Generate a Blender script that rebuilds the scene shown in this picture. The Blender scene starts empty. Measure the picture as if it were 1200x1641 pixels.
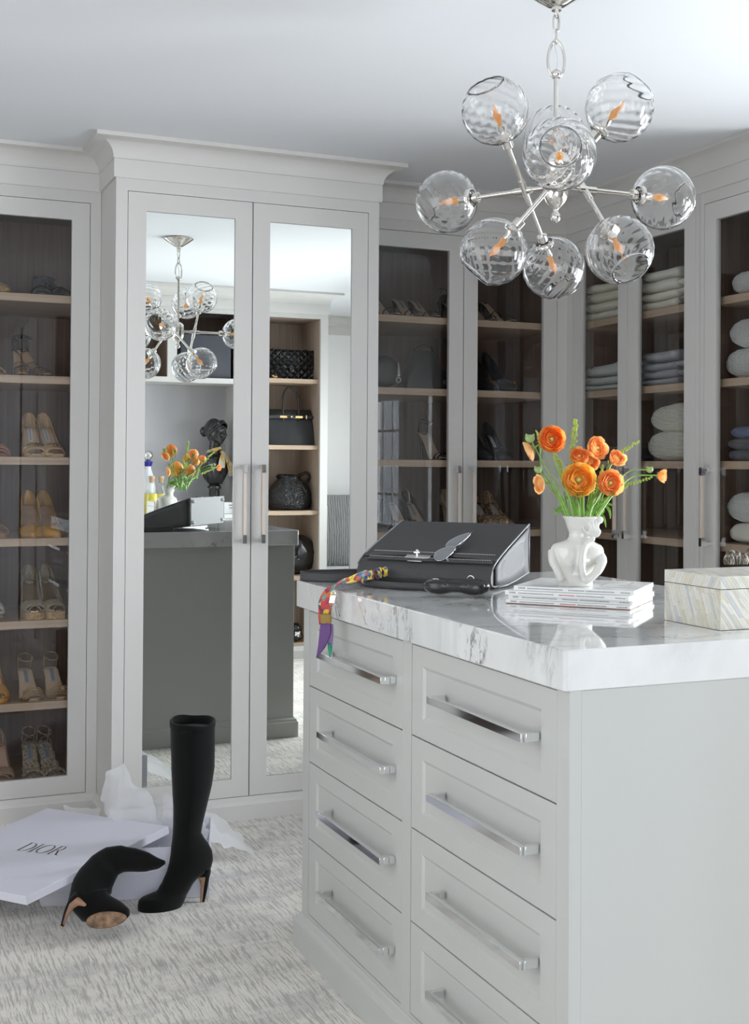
import bpy, math, random
from math import sin, cos, pi, radians
from mathutils import Vector, Matrix, noise

# ------------------------------------------------------------------ camera, world, lights, exposure
SC = bpy.context.scene
COL = SC.collection
F_PX, CX, CY = 1986.4, 600.0, 720.97
YAW, PITCH, ROLL = 0.405712, 0.011263, 0.0061629
cam_d = bpy.data.cameras.new('camera')
cam = bpy.data.objects.new('camera', cam_d); COL.objects.link(cam)
_F = Vector((sin(YAW)*cos(PITCH), cos(YAW)*cos(PITCH), sin(PITCH)))
_R = Vector((cos(YAW), -sin(YAW), 0)); _U = _R.cross(_F)
_R2 = _R*cos(ROLL)+_U*sin(ROLL); _U2 = -_R*sin(ROLL)+_U*cos(ROLL)
M = Matrix.Identity(4)
for i in range(3):
    M[i][0] = _R2[i]; M[i][1] = _U2[i]; M[i][2] = -_F[i]
CAMP = Vector((0, 0, 1.21))
cam.matrix_world = Matrix.Translation(CAMP) @ M
cam_d.sensor_fit = 'VERTICAL'; cam_d.sensor_height = 36; cam_d.sensor_width = 36
cam_d.lens = 36*F_PX/1641
cam_d.shift_x = 0; cam_d.shift_y = (CY-820.5)/1641
cam_d.clip_start = 0.02
SC.camera = cam

def at(px, py, D):
    """world point seen at photo pixel (px,py) at depth D along the view axis"""
    return CAMP + D*(_F + _R2*((px-CX)/F_PX) - _U2*((py-CY)/F_PX))
def on(px, py, ax, v):
    """point where the sight line through a pixel meets the real plane ax=v"""
    d = at(px, py, 1)-CAMP; k = 'xyz'.index(ax)
    return CAMP + d*((v-CAMP[k])/d[k])

SC.view_settings.view_transform = 'Standard'; SC.view_settings.look = 'None'
SC.view_settings.exposure = -0.71; SC.view_settings.gamma = 1; SC.view_settings.use_curve_mapping = False
try:
    c = SC.cycles
    c.use_denoising = True; c.max_bounces = 20; c.diffuse_bounces = 6; c.glossy_bounces = 6
    c.transmission_bounces = 16; c.transparent_max_bounces = 24; c.caustics_reflective = False
    c.caustics_refractive = False; c.sample_clamp_indirect = 6; c.blur_glossy = 0.3
except Exception: pass

W = bpy.data.worlds.new('overcast_sky'); SC.world = W; W.use_nodes = True
wn = W.node_tree
bg = wn.nodes['Background']; bg.inputs[0].default_value = (0.80, 0.88, 1.0, 1); bg.inputs[1].default_value = 7.0

def area(name, loc, target, sx, sy, power, color=(1, 1, 1), spread=None):
    l = bpy.data.lights.new(name, 'AREA'); l.shape = 'RECTANGLE'; l.size = sx; l.size_y = sy
    l.energy = power; l.color = color
    if spread: l.spread = spread
    o = bpy.data.objects.new(name, l); COL.objects.link(o); o.location = loc
    o.rotation_euler = (Vector(target)-Vector(loc)).to_track_quat('-Z', 'Y').to_euler()
    return o
DAY = (0.93, 0.965, 1.0)
# daylight through the two bay windows (lamps stand outside the glass), then added fill lamps
for _y, _p in ((0.80, 84), (1.76, 72), (2.62, 84)):  # the third lamp serves an added window, put in for its light
    area('daylight_window', (3.538, _y, 1.22), (2.0, _y, 1.22), 0.56, 0.92, _p, DAY, 2.15)
area('fill_entry', (-0.15, -1.5, 1.35), (0.6, 2.6, 1.2), 1.5, 1.7, 10, (1.0, 0.985, 0.96))  # added soft fill from behind the camera
area('fill_left', (-0.86, 2.3, 1.2), (2.6, 3.2, 0.9), 2.0, 1.8, 32, (1.0, 0.985, 0.95))  # fill lamp added before the closed left wall to brighten the drawer fronts

# ------------------------------------------------------------------ geometry collector
class G:
    def __init__(s): s.v = []; s.f = []; s.mi = []
    def add(s, vs, fs, m=0):
        b = len(s.v); s.v += [tuple(p) for p in vs]
        for f in fs: s.f.append([b+i for i in f]); s.mi.append(m)
        return s
    def box(s, x0, x1, y0, y1, z0, z1, m=0):
        if x0 > x1: x0, x1 = x1, x0
        if y0 > y1: y0, y1 = y1, y0
        return s.add([(x0,y0,z0),(x1,y0,z0),(x1,y1,z0),(x0,y1,z0),(x0,y0,z1),(x1,y0,z1),(x1,y1,z1),(x0,y1,z1)],
                     [(0,3,2,1),(4,5,6,7),(0,1,5,4),(1,2,6,5),(2,3,7,6),(3,0,4,7)], m)
    def loft(s, rings, cap=True, closed=True, m=0):
        n = len(rings[0]); vs = [p for r in rings for p in r]; fs = []
        for i in range(len(rings)-1):
            for j in range(n if closed else n-1):
                k = (j+1) % n
                fs.append((i*n+j, i*n+k, (i+1)*n+k, (i+1)*n+j))
        if cap and closed:
            fs.append(tuple(range(n-1, -1, -1))); fs.append(tuple((len(rings)-1)*n+j for j in range(n)))
        return s.add(vs, fs, m)
    def lathe(s, prof, n=24, c=(0,0,0), axis=None, m=0, cap=False):
        q = Vector((0,0,1)).rotation_difference(Vector(axis)) if axis is not None else None
        rings = []
        for r, z in prof:
            ring = []
            for j in range(n):
                a = 2*pi*j/n; p = Vector((r*cos(a), r*sin(a), z))
                if q is not None: p = q @ p
                ring.append(p+Vector(c))
            rings.append(ring)
        return s.loft(rings, cap=cap, m=m)
    def tube(s, path, r, n=8, cap=True, m=0, closed=False, flat=1.0, up=None):
        P = [Vector(p) for p in path]; N = len(P); rings = []
        prev = None
        for i, p in enumerate(P):
            a = P[(i-1) % N] if (closed or i > 0) else P[i]; b = P[(i+1) % N] if (closed or i < N-1) else P[i]
            t = (b-a)
            if t.length < 1e-9: t = Vector((0,0,1))
            t.normalize()
            if prev is None:
                u = Vector(up) if up else (Vector((0,0,1)) if abs(t.z) < .9 else Vector((1,0,0)))
            else: u = prev
            u = u - t*u.dot(t)
            if u.length < 1e-6: u = Vector((1,0,0)) - t*t.x
            u.normalize(); prev = u; w = t.cross(u)
            rr = r[i] if isinstance(r, (list, tuple)) else r
            rings.append([p + u*rr*cos(2*pi*j/n)*flat + w*rr*sin(2*pi*j/n) for j in range(n)])
        if closed:
            rings.append(rings[0]); return s.loft(rings, cap=False, m=m)
        return s.loft(rings, cap=cap, m=m)
    def band(s, path, w, th, up=None, m=0, closed=False):
        """flat strap: path, width along 'up', thickness"""
        P = [Vector(p) for p in path]; N = len(P); rings = []; prev = None
        for i, p in enumerate(P):
            a = P[(i-1) % N] if (closed or i > 0) else P[i]; b = P[(i+1) % N] if (closed or i < N-1) else P[i]
            t = (b-a).normalized()
            if up is not None and prev is None: u = Vector(up)
            else: u = prev if prev is not None else Vector((0,0,1))
            if callable(up): u = up(i)
            u = (u - t*u.dot(t))
            if u.length < 1e-6: u = Vector((0, 1, 0))
            u.normalize(); prev = u; n_ = t.cross(u)
            ww = w[i] if isinstance(w, (list, tuple)) else w
            rings.append([p+u*ww/2+n_*th/2, p+u*ww/2-n_*th/2, p-u*ww/2-n_*th/2, p-u*ww/2+n_*th/2])
        if closed: rings.append(rings[0])
        return s.loft(rings, cap=not closed, m=m)
    def prism(s, poly, fn, a, b, m=0):
        """polygon (u,v) list extruded; fn(u,v,w)->xyz, w in a..b"""
        n = len(poly)
        vs = [fn(u, v, a) for u, v in poly]+[fn(u, v, b) for u, v in poly]
        fs = [tuple(range(n-1, -1, -1)), tuple(range(n, 2*n))]+[(i, (i+1) % n, n+(i+1) % n, n+i) for i in range(n)]
        return s.add(vs, fs, m)
    def ball(s, c, rx, ry=None, rz=None, n=14, k=9, fn=None, m=0):
        ry = ry or rx; rz = rz or rx; c = Vector(c); rings = []
        for i in range(k+1):
            t = -pi/2+pi*i/k*0.998+0.001*pi
            ring = []
            for j in range(n):
                a = 2*pi*j/n; d = Vector((cos(t)*cos(a), cos(t)*sin(a), sin(t)))
                q = fn(d) if fn else 1
                ring.append(c+Vector((d.x*rx*q, d.y*ry*q, d.z*rz*q)))
            rings.append(ring)
        return s.loft(rings, m=m)
    def xf(s, fn): s.v = [tuple(fn(Vector(p))) for p in s.v]; return s
    def make(s, name, mats, parent=None, smooth=None, bevel=0, solid=0, label=None, kind=None, world=False, sub=0, seg=2):
        me = bpy.data.meshes.new(name)
        vs = s.v
        off = WO.get(parent) if parent is not None else None
        if off is not None: vs = [(x-off[0], y-off[1], z-off[2]) for x, y, z in vs]
        me.from_pydata(vs, [], s.f)
        if not isinstance(mats, (list, tuple)): mats = [mats]
        for mt in mats: me.materials.append(mt)
        if len(mats) > 1: me.polygons.foreach_set('material_index', s.mi)
        me.validate()
        import bmesh
        b = bmesh.new(); b.from_mesh(me); bmesh.ops.recalc_face_normals(b, faces=b.faces); b.to_mesh(me); b.free()
        if smooth:
            me.polygons.foreach_set('use_smooth', [True]*len(me.polygons)); me.set_sharp_from_angle(angle=smooth if smooth is not True else 3.2)
        o = bpy.data.objects.new(name, me); COL.objects.link(o)
        if parent is not None:
            o.parent = parent
            if off is not None: WO[o] = off
        if solid:
            md = o.modifiers.new('s', 'SOLIDIFY'); md.thickness = solid; md.offset = 0
        if bevel:
            md = o.modifiers.new('b', 'BEVEL'); md.width = bevel; md.segments = seg; md.limit_method = 'ANGLE'; md.angle_limit = .7
            me.polygons.foreach_set('use_smooth', [True]*len(me.polygons)); me.set_sharp_from_angle(angle=.6)
        if sub:
            md = o.modifiers.new('u', 'SUBSURF'); md.levels = sub; md.render_levels = sub
        if label: o['label'] = label
        if kind: o['kind'] = kind
        return o
WO = {}
def thing(name, label, cat, loc=(0,0,0), rz=0, group=None, world=False):
    """an Empty at the thing's base; with world=True its parts are written in room coordinates"""
    o = bpy.data.objects.new(name, None); COL.objects.link(o); o.empty_display_size = .05
    o.location = loc; o.rotation_euler = (0, 0, rz); o['label'] = label; o['category'] = cat
    if group: o['group'] = group
    if world: WO[o] = tuple(loc)
    return o
def tag(o, label, cat, group=None):
    o['label'] = label; o['category'] = cat
    if group: o['group'] = group
    return o
def struct(o): o['kind'] = 'structure'; return o
def copy_tree(o, parent=None):
    c = o.copy(); COL.objects.link(c)
    if parent is not None: c.parent = parent
    for ch in list(o.children): copy_tree(ch, c)
    return c
def smooth01(t): t = max(0, min(1, t)); return t*t*(3-2*t)
def lerp(a, b, t): return a+(b-a)*t
def interp(tab, x):
    if x <= tab[0][0]: return tab[0][1]
    for (a, b), (c, d) in zip(tab, tab[1:]):
        if x <= c: return b+(d-b)*(x-a)/(c-a)
    return tab[-1][1]
def spline(pts, n=8):
    P = [Vector(p) for p in pts]; out = []
    for i in range(len(P)-1):
        p0 = P[max(i-1, 0)]; p1 = P[i]; p2 = P[i+1]; p3 = P[min(i+2, len(P)-1)]
        for k in range(n):
            t = k/n
            out.append(.5*((2*p1)+(-p0+p2)*t+(2*p0-5*p1+4*p2-p3)*t*t+(-p0+3*p1-3*p2+p3)*t*t*t))
    out.append(P[-1]); return out

# ------------------------------------------------------------------ materials
def new_mat(name):
    m = bpy.data.materials.new(name); m.use_nodes = True; nt = m.node_tree
    b = nt.nodes.get('Principled BSDF'); return m, nt, b
def N(nt, t, **kw):
    n = nt.nodes.new(t)
    for k, v in kw.items():
        if k in n.inputs: n.inputs[k].default_value = v
        else: setattr(n, k, v)
    return n
def pm(name, col, rough=.5, metal=0, spec=None, bump=0, bscale=60, vary=0, vscale=8, sheen=0, coat=0, stretch=(1,1,1), trans=0, sub=0):
    m, nt, b = new_mat(name); L = nt.links
    b.inputs['Base Color'].default_value = (*col, 1); b.inputs['Roughness'].default_value = rough; b.inputs['Metallic'].default_value = metal
    if spec is not None: b.inputs['Specular IOR Level'].default_value = spec
    if sheen: b.inputs['Sheen Weight'].default_value = sheen
    if coat: b.inputs['Coat Weight'].default_value = coat; b.inputs['Coat Roughness'].default_value = .08
    if trans: b.inputs['Transmission Weight'].default_value = trans
    if sub:
        b.inputs['Subsurface Weight'].default_value = sub; b.inputs['Subsurface Radius'].default_value = (.01, .006, .004)
    if bump or vary:
        tc = N(nt, 'ShaderNodeTexCoord'); mp = N(nt, 'ShaderNodeMapping'); mp.inputs['Scale'].default_value = stretch
        L.new(tc.outputs['Object'], mp.inputs[0])
    if vary:
        nz = N(nt, 'ShaderNodeTexNoise', Scale=vscale, Detail=5.0); L.new(mp.outputs[0], nz.inputs[0])
        r = N(nt, 'ShaderNodeValToRGB'); r.color_ramp.elements[0].position = .3; r.color_ramp.elements[1].position = .7
        r.color_ramp.elements[0].color = (*[max(0, c*(1-vary)) for c in col], 1); r.color_ramp.elements[1].color = (*[min(1, c*(1+vary)) for c in col], 1)
        L.new(nz.outputs[0], r.inputs[0]); L.new(r.outputs[0], b.inputs['Base Color'])
    if bump:
        nz = N(nt, 'ShaderNodeTexNoise', Scale=bscale, Detail=4.0); L.new(mp.outputs[0], nz.inputs[0])
        bp = N(nt, 'ShaderNodeBump', Strength=bump, Distance=.002); L.new(nz.outputs[0], bp.inputs['Height']); L.new(bp.outputs[0], b.inputs['Normal'])
    return m

PAINT = pm('warm_grey_paint', (.575, .56, .54), .45, bump=.03, bscale=25)
ISLAND = pm('island_paint', (.475, .48, .46), .5, bump=.02, bscale=25)
CEIL = pm('ceiling_paint', (.66, .67, .69), .85)
WALLP = pm('white_wall_paint', (.82, .82, .82), .8)
GAP = pm('dark_gap', (.02, .02, .02), .9)
CHROME = pm('chrome', (.82, .83, .84), .07, 1)
NICKEL = pm('polished_nickel', (.70, .67, .63), .10, 1)
GOLD = pm('gold_metal', (.8, .55, .25), .25, 1)
SILVER = pm('silver_metal', (.8, .8, .8), .22, 1)
BLACKL = pm('black_leather', (.010, .010, .011), .38, bump=.25, bscale=220)
BLACKG = pm('glossy_black_leather', (.006, .006, .007), .18, coat=.5)
BAGL = pm('grained_charcoal_leather', (.058, .058, .060), .55, spec=.35, bump=.35, bscale=420)
BAGE = pm('leather_edge', (.22, .23, .24), .35)
SUEDE = pm('black_suede', (.004, .004, .004), .95, sheen=.12, bump=.2, bscale=300, spec=.15)
WHITEC = pm('white_glazed_ceramic', (.64, .63, .585), .10, coat=.6, sub=.05)
PAPER = pm('white_card', (.62, .62, .69), .55)
BRASSINK = pm('dark_gold_foil', (.10, .075, .035), .35, .6)
WHITEPAGE = pm('white_pages', (.80, .80, .80), .6)

def oak(name, c1, c2, rough=.5, axis='z', sc=1.0):
    m, nt, b = new_mat(name); L = nt.links
    tc = N(nt, 'ShaderNodeTexCoord'); mp = N(nt, 'ShaderNodeMapping')
    mp.inputs['Scale'].default_value = (90*sc, 90*sc, 2.2*sc) if axis == 'z' else (2.2*sc, 60*sc, 90*sc)
    L.new(tc.outputs['Object'], mp.inputs[0])
    nz = N(nt, 'ShaderNodeTexNoise', Scale=1.0, Detail=6.0, Roughness=.6); L.new(mp.outputs[0], nz.inputs[0])
    r = N(nt, 'ShaderNodeValToRGB'); e = r.color_ramp.elements; e[0].position = .32; e[1].position = .68
    e[0].color = (*c1, 1); e[1].color = (*c2, 1); L.new(nz.outputs[0], r.inputs[0]); L.new(r.outputs[0], b.inputs['Base Color'])
    bp = N(nt, 'ShaderNodeBump', Strength=.15, Distance=.001); L.new(nz.outputs[0], bp.inputs['Height']); L.new(bp.outputs[0], b.inputs['Normal'])
    b.inputs['Roughness'].default_value = rough; return m
OAK = oak('unlit_oak_veneer', (.16, .105, .075), (.235, .16, .12), .5)  # same oak as OAKL, with the shade of the interiors put into its colour
OAKS = oak('shelf_oak', (.44, .32, .225), (.54, .41, .30), .45, 'x')
OAKL = oak('lit_oak_veneer', (.34, .265, .21), (.44, .35, .285), .45)  # the same oak in its lit tone, for the open bag shelves
GRIP = oak('pale_wood_grip', (.55, .47, .41), (.64, .56, .50), .5)

def glass_mat(name, tint=(1, 1, 1), ior=1.5, rough=0.0, extra=0.0, power=None):
    """thin clear pane: see-through plus a Fresnel mirror reflection"""
    m, nt, b = new_mat(name); nt.nodes.remove(b); L = nt.links; out = nt.nodes['Material Output']
    tr = N(nt, 'ShaderNodeBsdfTransparent'); tr.inputs[0].default_value = (*tint, 1)
    gl = N(nt, 'ShaderNodeBsdfGlossy', Roughness=rough); fr = N(nt, 'ShaderNodeFresnel', IOR=ior)
    mx = N(nt, 'ShaderNodeMixShader')
    if extra:
        ad = N(nt, 'ShaderNodeMath', operation='ADD', use_clamp=True); ad.inputs[1].default_value = extra
        L.new(fr.outputs[0], ad.inputs[0]); L.new(ad.outputs[0], mx.inputs[0])
    else: L.new(fr.outputs[0], mx.inputs[0])
    # same reflectance on the entering and the leaving face of the pane
    ge = N(nt, 'ShaderNodeNewGeometry'); mr = N(nt, 'ShaderNodeMapRange'); mr.inputs['To Min'].default_value = ior; mr.inputs['To Max'].default_value = 1/ior
    L.new(ge.outputs['Backfacing'], mr.inputs[0]); L.new(mr.outputs[0], fr.inputs['IOR'])
    L.new(tr.outputs[0], mx.inputs[1]); L.new(gl.outputs[0], mx.inputs[2]); L.new(mx.outputs[0], out.inputs[0])
    return m
PANE = glass_mat('door_glass', (.92, .92, .92), 1.42, 0, .0)
WPANE = glass_mat('window_glass', (.97, .98, .98))
m, nt, b = new_mat('clear_blown_glass'); GLOBE = m; nt.nodes.remove(b)
_g = N(nt, 'ShaderNodeBsdfGlass', Roughness=0.0, IOR=1.45); _g.inputs[0].default_value = (.99, .99, .99, 1); nt.links.new(_g.outputs[0], nt.nodes['Material Output'].inputs[0])
CLEAR = pm('clear_acrylic', (.95, .95, .95), .02, trans=1.0)
m, nt, b = new_mat('mirror_glass'); MIRROR = m
b.inputs['Base Color'].default_value = (.93, .96, .935, 1); b.inputs['Metallic'].default_value = 1; b.inputs['Roughness'].default_value = 0.0
BULB = pm('amber_candle_bulb', (.90, .45, .12), .15)
_b = BULB.node_tree.nodes['Principled BSDF']; _b.inputs['Emission Color'].default_value = (1, .42, .10, 1); _b.inputs['Emission Strength'].default_value = .9

def marble():
    m, nt, b = new_mat('polished_grey_marble'); L = nt.links
    tc = N(nt, 'ShaderNodeTexCoord'); mp = N(nt, 'ShaderNodeMapping'); mp.inputs['Rotation'].default_value = (.35, .5, .75); mp.inputs['Scale'].default_value = (1, 1.7, 1)
    L.new(tc.outputs['Object'], mp.inputs[0])
    n1 = N(nt, 'ShaderNodeTexNoise', Scale=2.3, Detail=8.0, Roughness=.58, Distortion=1.2); L.new(mp.outputs[0], n1.inputs[0])
    # veins: thin zero crossings of a distorted noise
    n2 = N(nt, 'ShaderNodeTexNoise', Scale=1.7, Detail=7.0, Roughness=.6, Distortion=2.2); L.new(mp.outputs[0], n2.inputs[0])
    s1 = N(nt, 'ShaderNodeMath', operation='SUBTRACT'); s1.inputs[1].default_value = .5; L.new(n2.outputs[0], s1.inputs[0])
    a1 = N(nt, 'ShaderNodeMath', operation='ABSOLUTE'); L.new(s1.outputs[0], a1.inputs[0])
    r2 = N(nt, 'ShaderNodeValToRGB'); e = r2.color_ramp.elements; e[0].position = 0; e[0].color = (1, 1, 1, 1); e[1].position = .012; e[1].color = (0, 0, 0, 1)
    L.new(a1.outputs[0], r2.inputs[0])
    # broken patches so veins come and go
    n3 = N(nt, 'ShaderNodeTexNoise', Scale=3.1, Detail=4.0); L.new(mp.outputs[0], n3.inputs[0])
    r3 = N(nt, 'ShaderNodeValToRGB'); e = r3.color_ramp.elements; e[0].position = .45; e[1].position = .60; L.new(n3.outputs[0], r3.inputs[0])
    n4 = N(nt, 'ShaderNodeTexNoise', Scale=38.0, Detail=6.0, Distortion=1.5); L.new(mp.outputs[0], n4.inputs[0])
    r4 = N(nt, 'ShaderNodeValToRGB'); e = r4.color_ramp.elements; e[0].position = .53; e[1].position = .6; L.new(n4.outputs[0], r4.inputs[0])
    r5 = N(nt, 'ShaderNodeValToRGB'); e = r5.color_ramp.elements; e[0].position = 0; e[0].color = (1, 1, 1, 1); e[1].position = .055; e[1].color = (0, 0, 0, 1)
    L.new(a1.outputs[0], r5.inputs[0])
    p1 = N(nt, 'ShaderNodeMath', operation='MULTIPLY'); L.new(r4.outputs[0], p1.inputs[0]); L.new(r5.outputs[0], p1.inputs[1])
    ad = N(nt, 'ShaderNodeMath', operation='MAXIMUM'); L.new(p1.outputs[0], ad.inputs[0]); L.new(r2.outputs[0], ad.inputs[1])
    mu = N(nt, 'ShaderNodeMath', operation='MULTIPLY'); L.new(ad.outputs[0], mu.inputs[0]); L.new(r3.outputs[0], mu.inputs[1])
    rb = N(nt, 'ShaderNodeValToRGB'); e = rb.color_ramp.elements; e[0].position = .30; e[0].color = (.52, .525, .525, 1); e[1].position = .62; e[1].color = (.72, .72, .715, 1)
    x = rb.color_ramp.elements.new(.46); x.color = (.66, .665, .66, 1)
    L.new(n1.outputs[0], rb.inputs[0])
    mx = N(nt, 'ShaderNodeMix', data_type='RGBA'); mx.inputs['B'].default_value = (.17, .17, .175, 1)
    L.new(rb.outputs[0], mx.inputs['A']); L.new(mu.outputs[0], mx.inputs['Factor']); L.new(mx.outputs['Result'], b.inputs['Base Color'])
    b.inputs['Roughness'].default_value = .05; b.inputs['Specular IOR Level'].default_value = .7
    b.inputs['Coat Weight'].default_value = .3; b.inputs['Coat Roughness'].default_value = .02
    return m
MARBLE = marble()

def carpet():
    m, nt, b = new_mat('textured_grey_carpet'); L = nt.links
    tc = N(nt, 'ShaderNodeTexCoord')
    wob = N(nt, 'ShaderNodeTexNoise', Scale=9.0, Detail=3.0); L.new(tc.outputs['Object'], wob.inputs[0])
    vm = N(nt, 'ShaderNodeVectorMath', operation='MULTIPLY_ADD'); vm.inputs[1].default_value = (.012, .003, 0); L.new(wob.outputs['Color'], vm.inputs[0]); L.new(tc.outputs['Object'], vm.inputs[2])
    mp = N(nt, 'ShaderNodeMapping'); mp.inputs['Scale'].default_value = (150, 10, 1); L.new(vm.outputs[0], mp.inputs[0])
    n1 = N(nt, 'ShaderNodeTexNoise', Scale=1.0, Detail=3.0, Roughness=.7); L.new(mp.outputs[0], n1.inputs[0])
    r1 = N(nt, 'ShaderNodeValToRGB'); e = r1.color_ramp.elements; e[0].position = .42; e[0].color = (1, 1, 1, 1); e[1].position = .50; e[1].color = (0, 0, 0, 1)
    L.new(n1.outputs[0], r1.inputs[0])
    mp2 = N(nt, 'ShaderNodeMapping'); mp2.inputs['Scale'].default_value = (1.6, 3.6, 1); L.new(tc.outputs['Object'], mp2.inputs[0])
    n2 = N(nt, 'ShaderNodeTexNoise', Scale=2.2, Detail=7.0, Roughness=.68); L.new(mp2.outputs[0], n2.inputs[0])
    r2 = N(nt, 'ShaderNodeValToRGB'); e = r2.color_ramp.elements; e[0].position = .46; e[0].color = (0, 0, 0, 1); e[1].position = .6; e[1].color = (1, 1, 1, 1)
    L.new(n2.outputs[0], r2.inputs[0])
    nf = N(nt, 'ShaderNodeTexNoise', Scale=420.0, Detail=2.0); L.new(tc.outputs['Object'], nf.inputs[0])
    base = N(nt, 'ShaderNodeMix', data_type='RGBA'); base.inputs['A'].default_value = (.80, .77, .725, 1); base.inputs['B'].default_value = (.64, .62, .595, 1)
    L.new(r2.outputs[0], base.inputs['Factor'])
    m1 = N(nt, 'ShaderNodeMix', data_type='RGBA'); m1.inputs['B'].default_value = (.36, .35, .34, 1)
    sc = N(nt, 'ShaderNodeMath', operation='MULTIPLY'); sc.inputs[1].default_value = .6; L.new(r1.outputs[0], sc.inputs[0])
    L.new(base.outputs['Result'], m1.inputs['A']); L.new(sc.outputs[0], m1.inputs['Factor'])
    m2 = N(nt, 'ShaderNodeMix', data_type='RGBA', blend_type='MULTIPLY'); m2.inputs['Factor'].default_value = .35
    L.new(m1.outputs['Result'], m2.inputs['A']); L.new(nf.outputs[0], m2.inputs['B'])
    g = N(nt, 'ShaderNodeMix', data_type='RGBA', blend_type='MULTIPLY'); g.inputs['Factor'].default_value = 1; g.inputs['B'].default_value = (1.20, 1.19, 1.17, 1)
    L.new(m2.outputs['Result'], g.inputs['A']); L.new(g.outputs['Result'], b.inputs['Base Color'])
    bp = N(nt, 'ShaderNodeBump', Strength=.9, Distance=.004); L.new(n1.outputs[0], bp.inputs['Height'])
    bp2 = N(nt, 'ShaderNodeBump', Strength=.5, Distance=.003); L.new(nf.outputs[0], bp2.inputs['Height']); L.new(bp.outputs[0], bp2.inputs['Normal'])
    L.new(bp2.outputs[0], b.inputs['Normal']); b.inputs['Roughness'].default_value = 1; b.inputs['Specular IOR Level'].default_value = .1
    return m
CARPET = carpet()

def knit(name, col, sc=110, strength=1.0, kind='cable'):
    m, nt, b = new_mat(name); L = nt.links
    b.inputs['Base Color'].default_value = (*col, 1); b.inputs['Roughness'].default_value = .95; b.inputs['Sheen Weight'].default_value = .3; b.inputs['Specular IOR Level'].default_value = .1
    tc = N(nt, 'ShaderNodeTexCoord')
    w = N(nt, 'ShaderNodeTexWave', Scale=sc, Distortion=3.0, Detail=2.0); w.bands_direction = 'Z' if kind == 'cable' else 'Y'; L.new(tc.outputs['Object'], w.inputs[0])
    v = N(nt, 'ShaderNodeTexVoronoi', Scale=sc*1.4); L.new(tc.outputs['Object'], v.inputs[0])
    ad = N(nt, 'ShaderNodeMath', operation='ADD'); L.new(w.outputs['Fac'], ad.inputs[0]); L.new(v.outputs[0], ad.inputs[1])
    bp = N(nt, 'ShaderNodeBump', Strength=strength, Distance=.004); L.new(ad.outputs[0], bp.inputs['Height']); L.new(bp.outputs[0], b.inputs['Normal'])
    return m
# ------------------------------------------------------------------ the setting
ZC = 2.275
YA, YB, XR, YE, XW, YF = 4.062, 4.317, 2.7015, 3.09, 3.45, .87
XL0, XA0, XA1 = -.9, .8176, 1.7572
g = G().box(XL0-.1, XW+.1, -1.75, 4.95, -.05, 0); struct(g.make('floor', CARPET))
g = G().box(XL0-.1, XW+.1, -1.75, 4.95, ZC, ZC+.05); struct(g.make('ceiling', CEIL))
g = G().box(XL0-.1, XW+.1, 4.88, 4.95, 0, ZC); struct(g.make('wall_back', WALLP))
g = G().box(XL0-.1, XL0, -1.75, 4.88, 0, ZC); struct(g.make('wall_left', WALLP))
g = G().box(XL0, -.95, -1.75, -1.65, 0, ZC).box(.7, 1.15, -1.75, -1.65, 0, ZC).box(-.95, .7, -1.75, -1.65, 2.05, ZC); struct(g.make('wall_entry', WALLP))
# right wall with two window openings and an added third, bay side
WZ0, WZ1 = .76, 1.68
WIN = [(.52, 1.08), (1.47, 2.05), (2.34, 2.90)]
g = G().box(XW, XW+.1, -.35, 3.09, 0, WZ0).box(XW, XW+.1, -.35, 3.09, WZ1, ZC)
g.box(XW, XW+.1, -.35, WIN[0][0], WZ0, WZ1).box(XW, XW+.1, WIN[0][1], WIN[1][0], WZ0, WZ1).box(XW, XW+.1, WIN[1][1], WIN[2][0], WZ0, WZ1).box(XW, XW+.1, WIN[2][1], 3.09, WZ0, WZ1)
struct(g.make('wall_right', WALLP))
g = G().box(2.726, XW+.1, 3.086, 3.0899, 0, ZC); struct(g.make('wall_alcove', WALLP))
WB = (2.86, 3.38)
g = G().box(1.15, WB[0], -.35, -.25, 0, ZC).box(WB[1], XW, -.35, -.25, 0, ZC).box(WB[0], WB[1], -.35, -.25, 0, .9).box(WB[0], WB[1], -.35, -.25, 1.0, ZC)
g = G().box(1.15, XW, -.35, -.25, 0, ZC); struct(g.make('wall_front', WALLP))
g = G().box(1.15, 1.19, -1.65, .42, 0, ZC); struct(g.make('wall_passage', WALLP))

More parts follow.
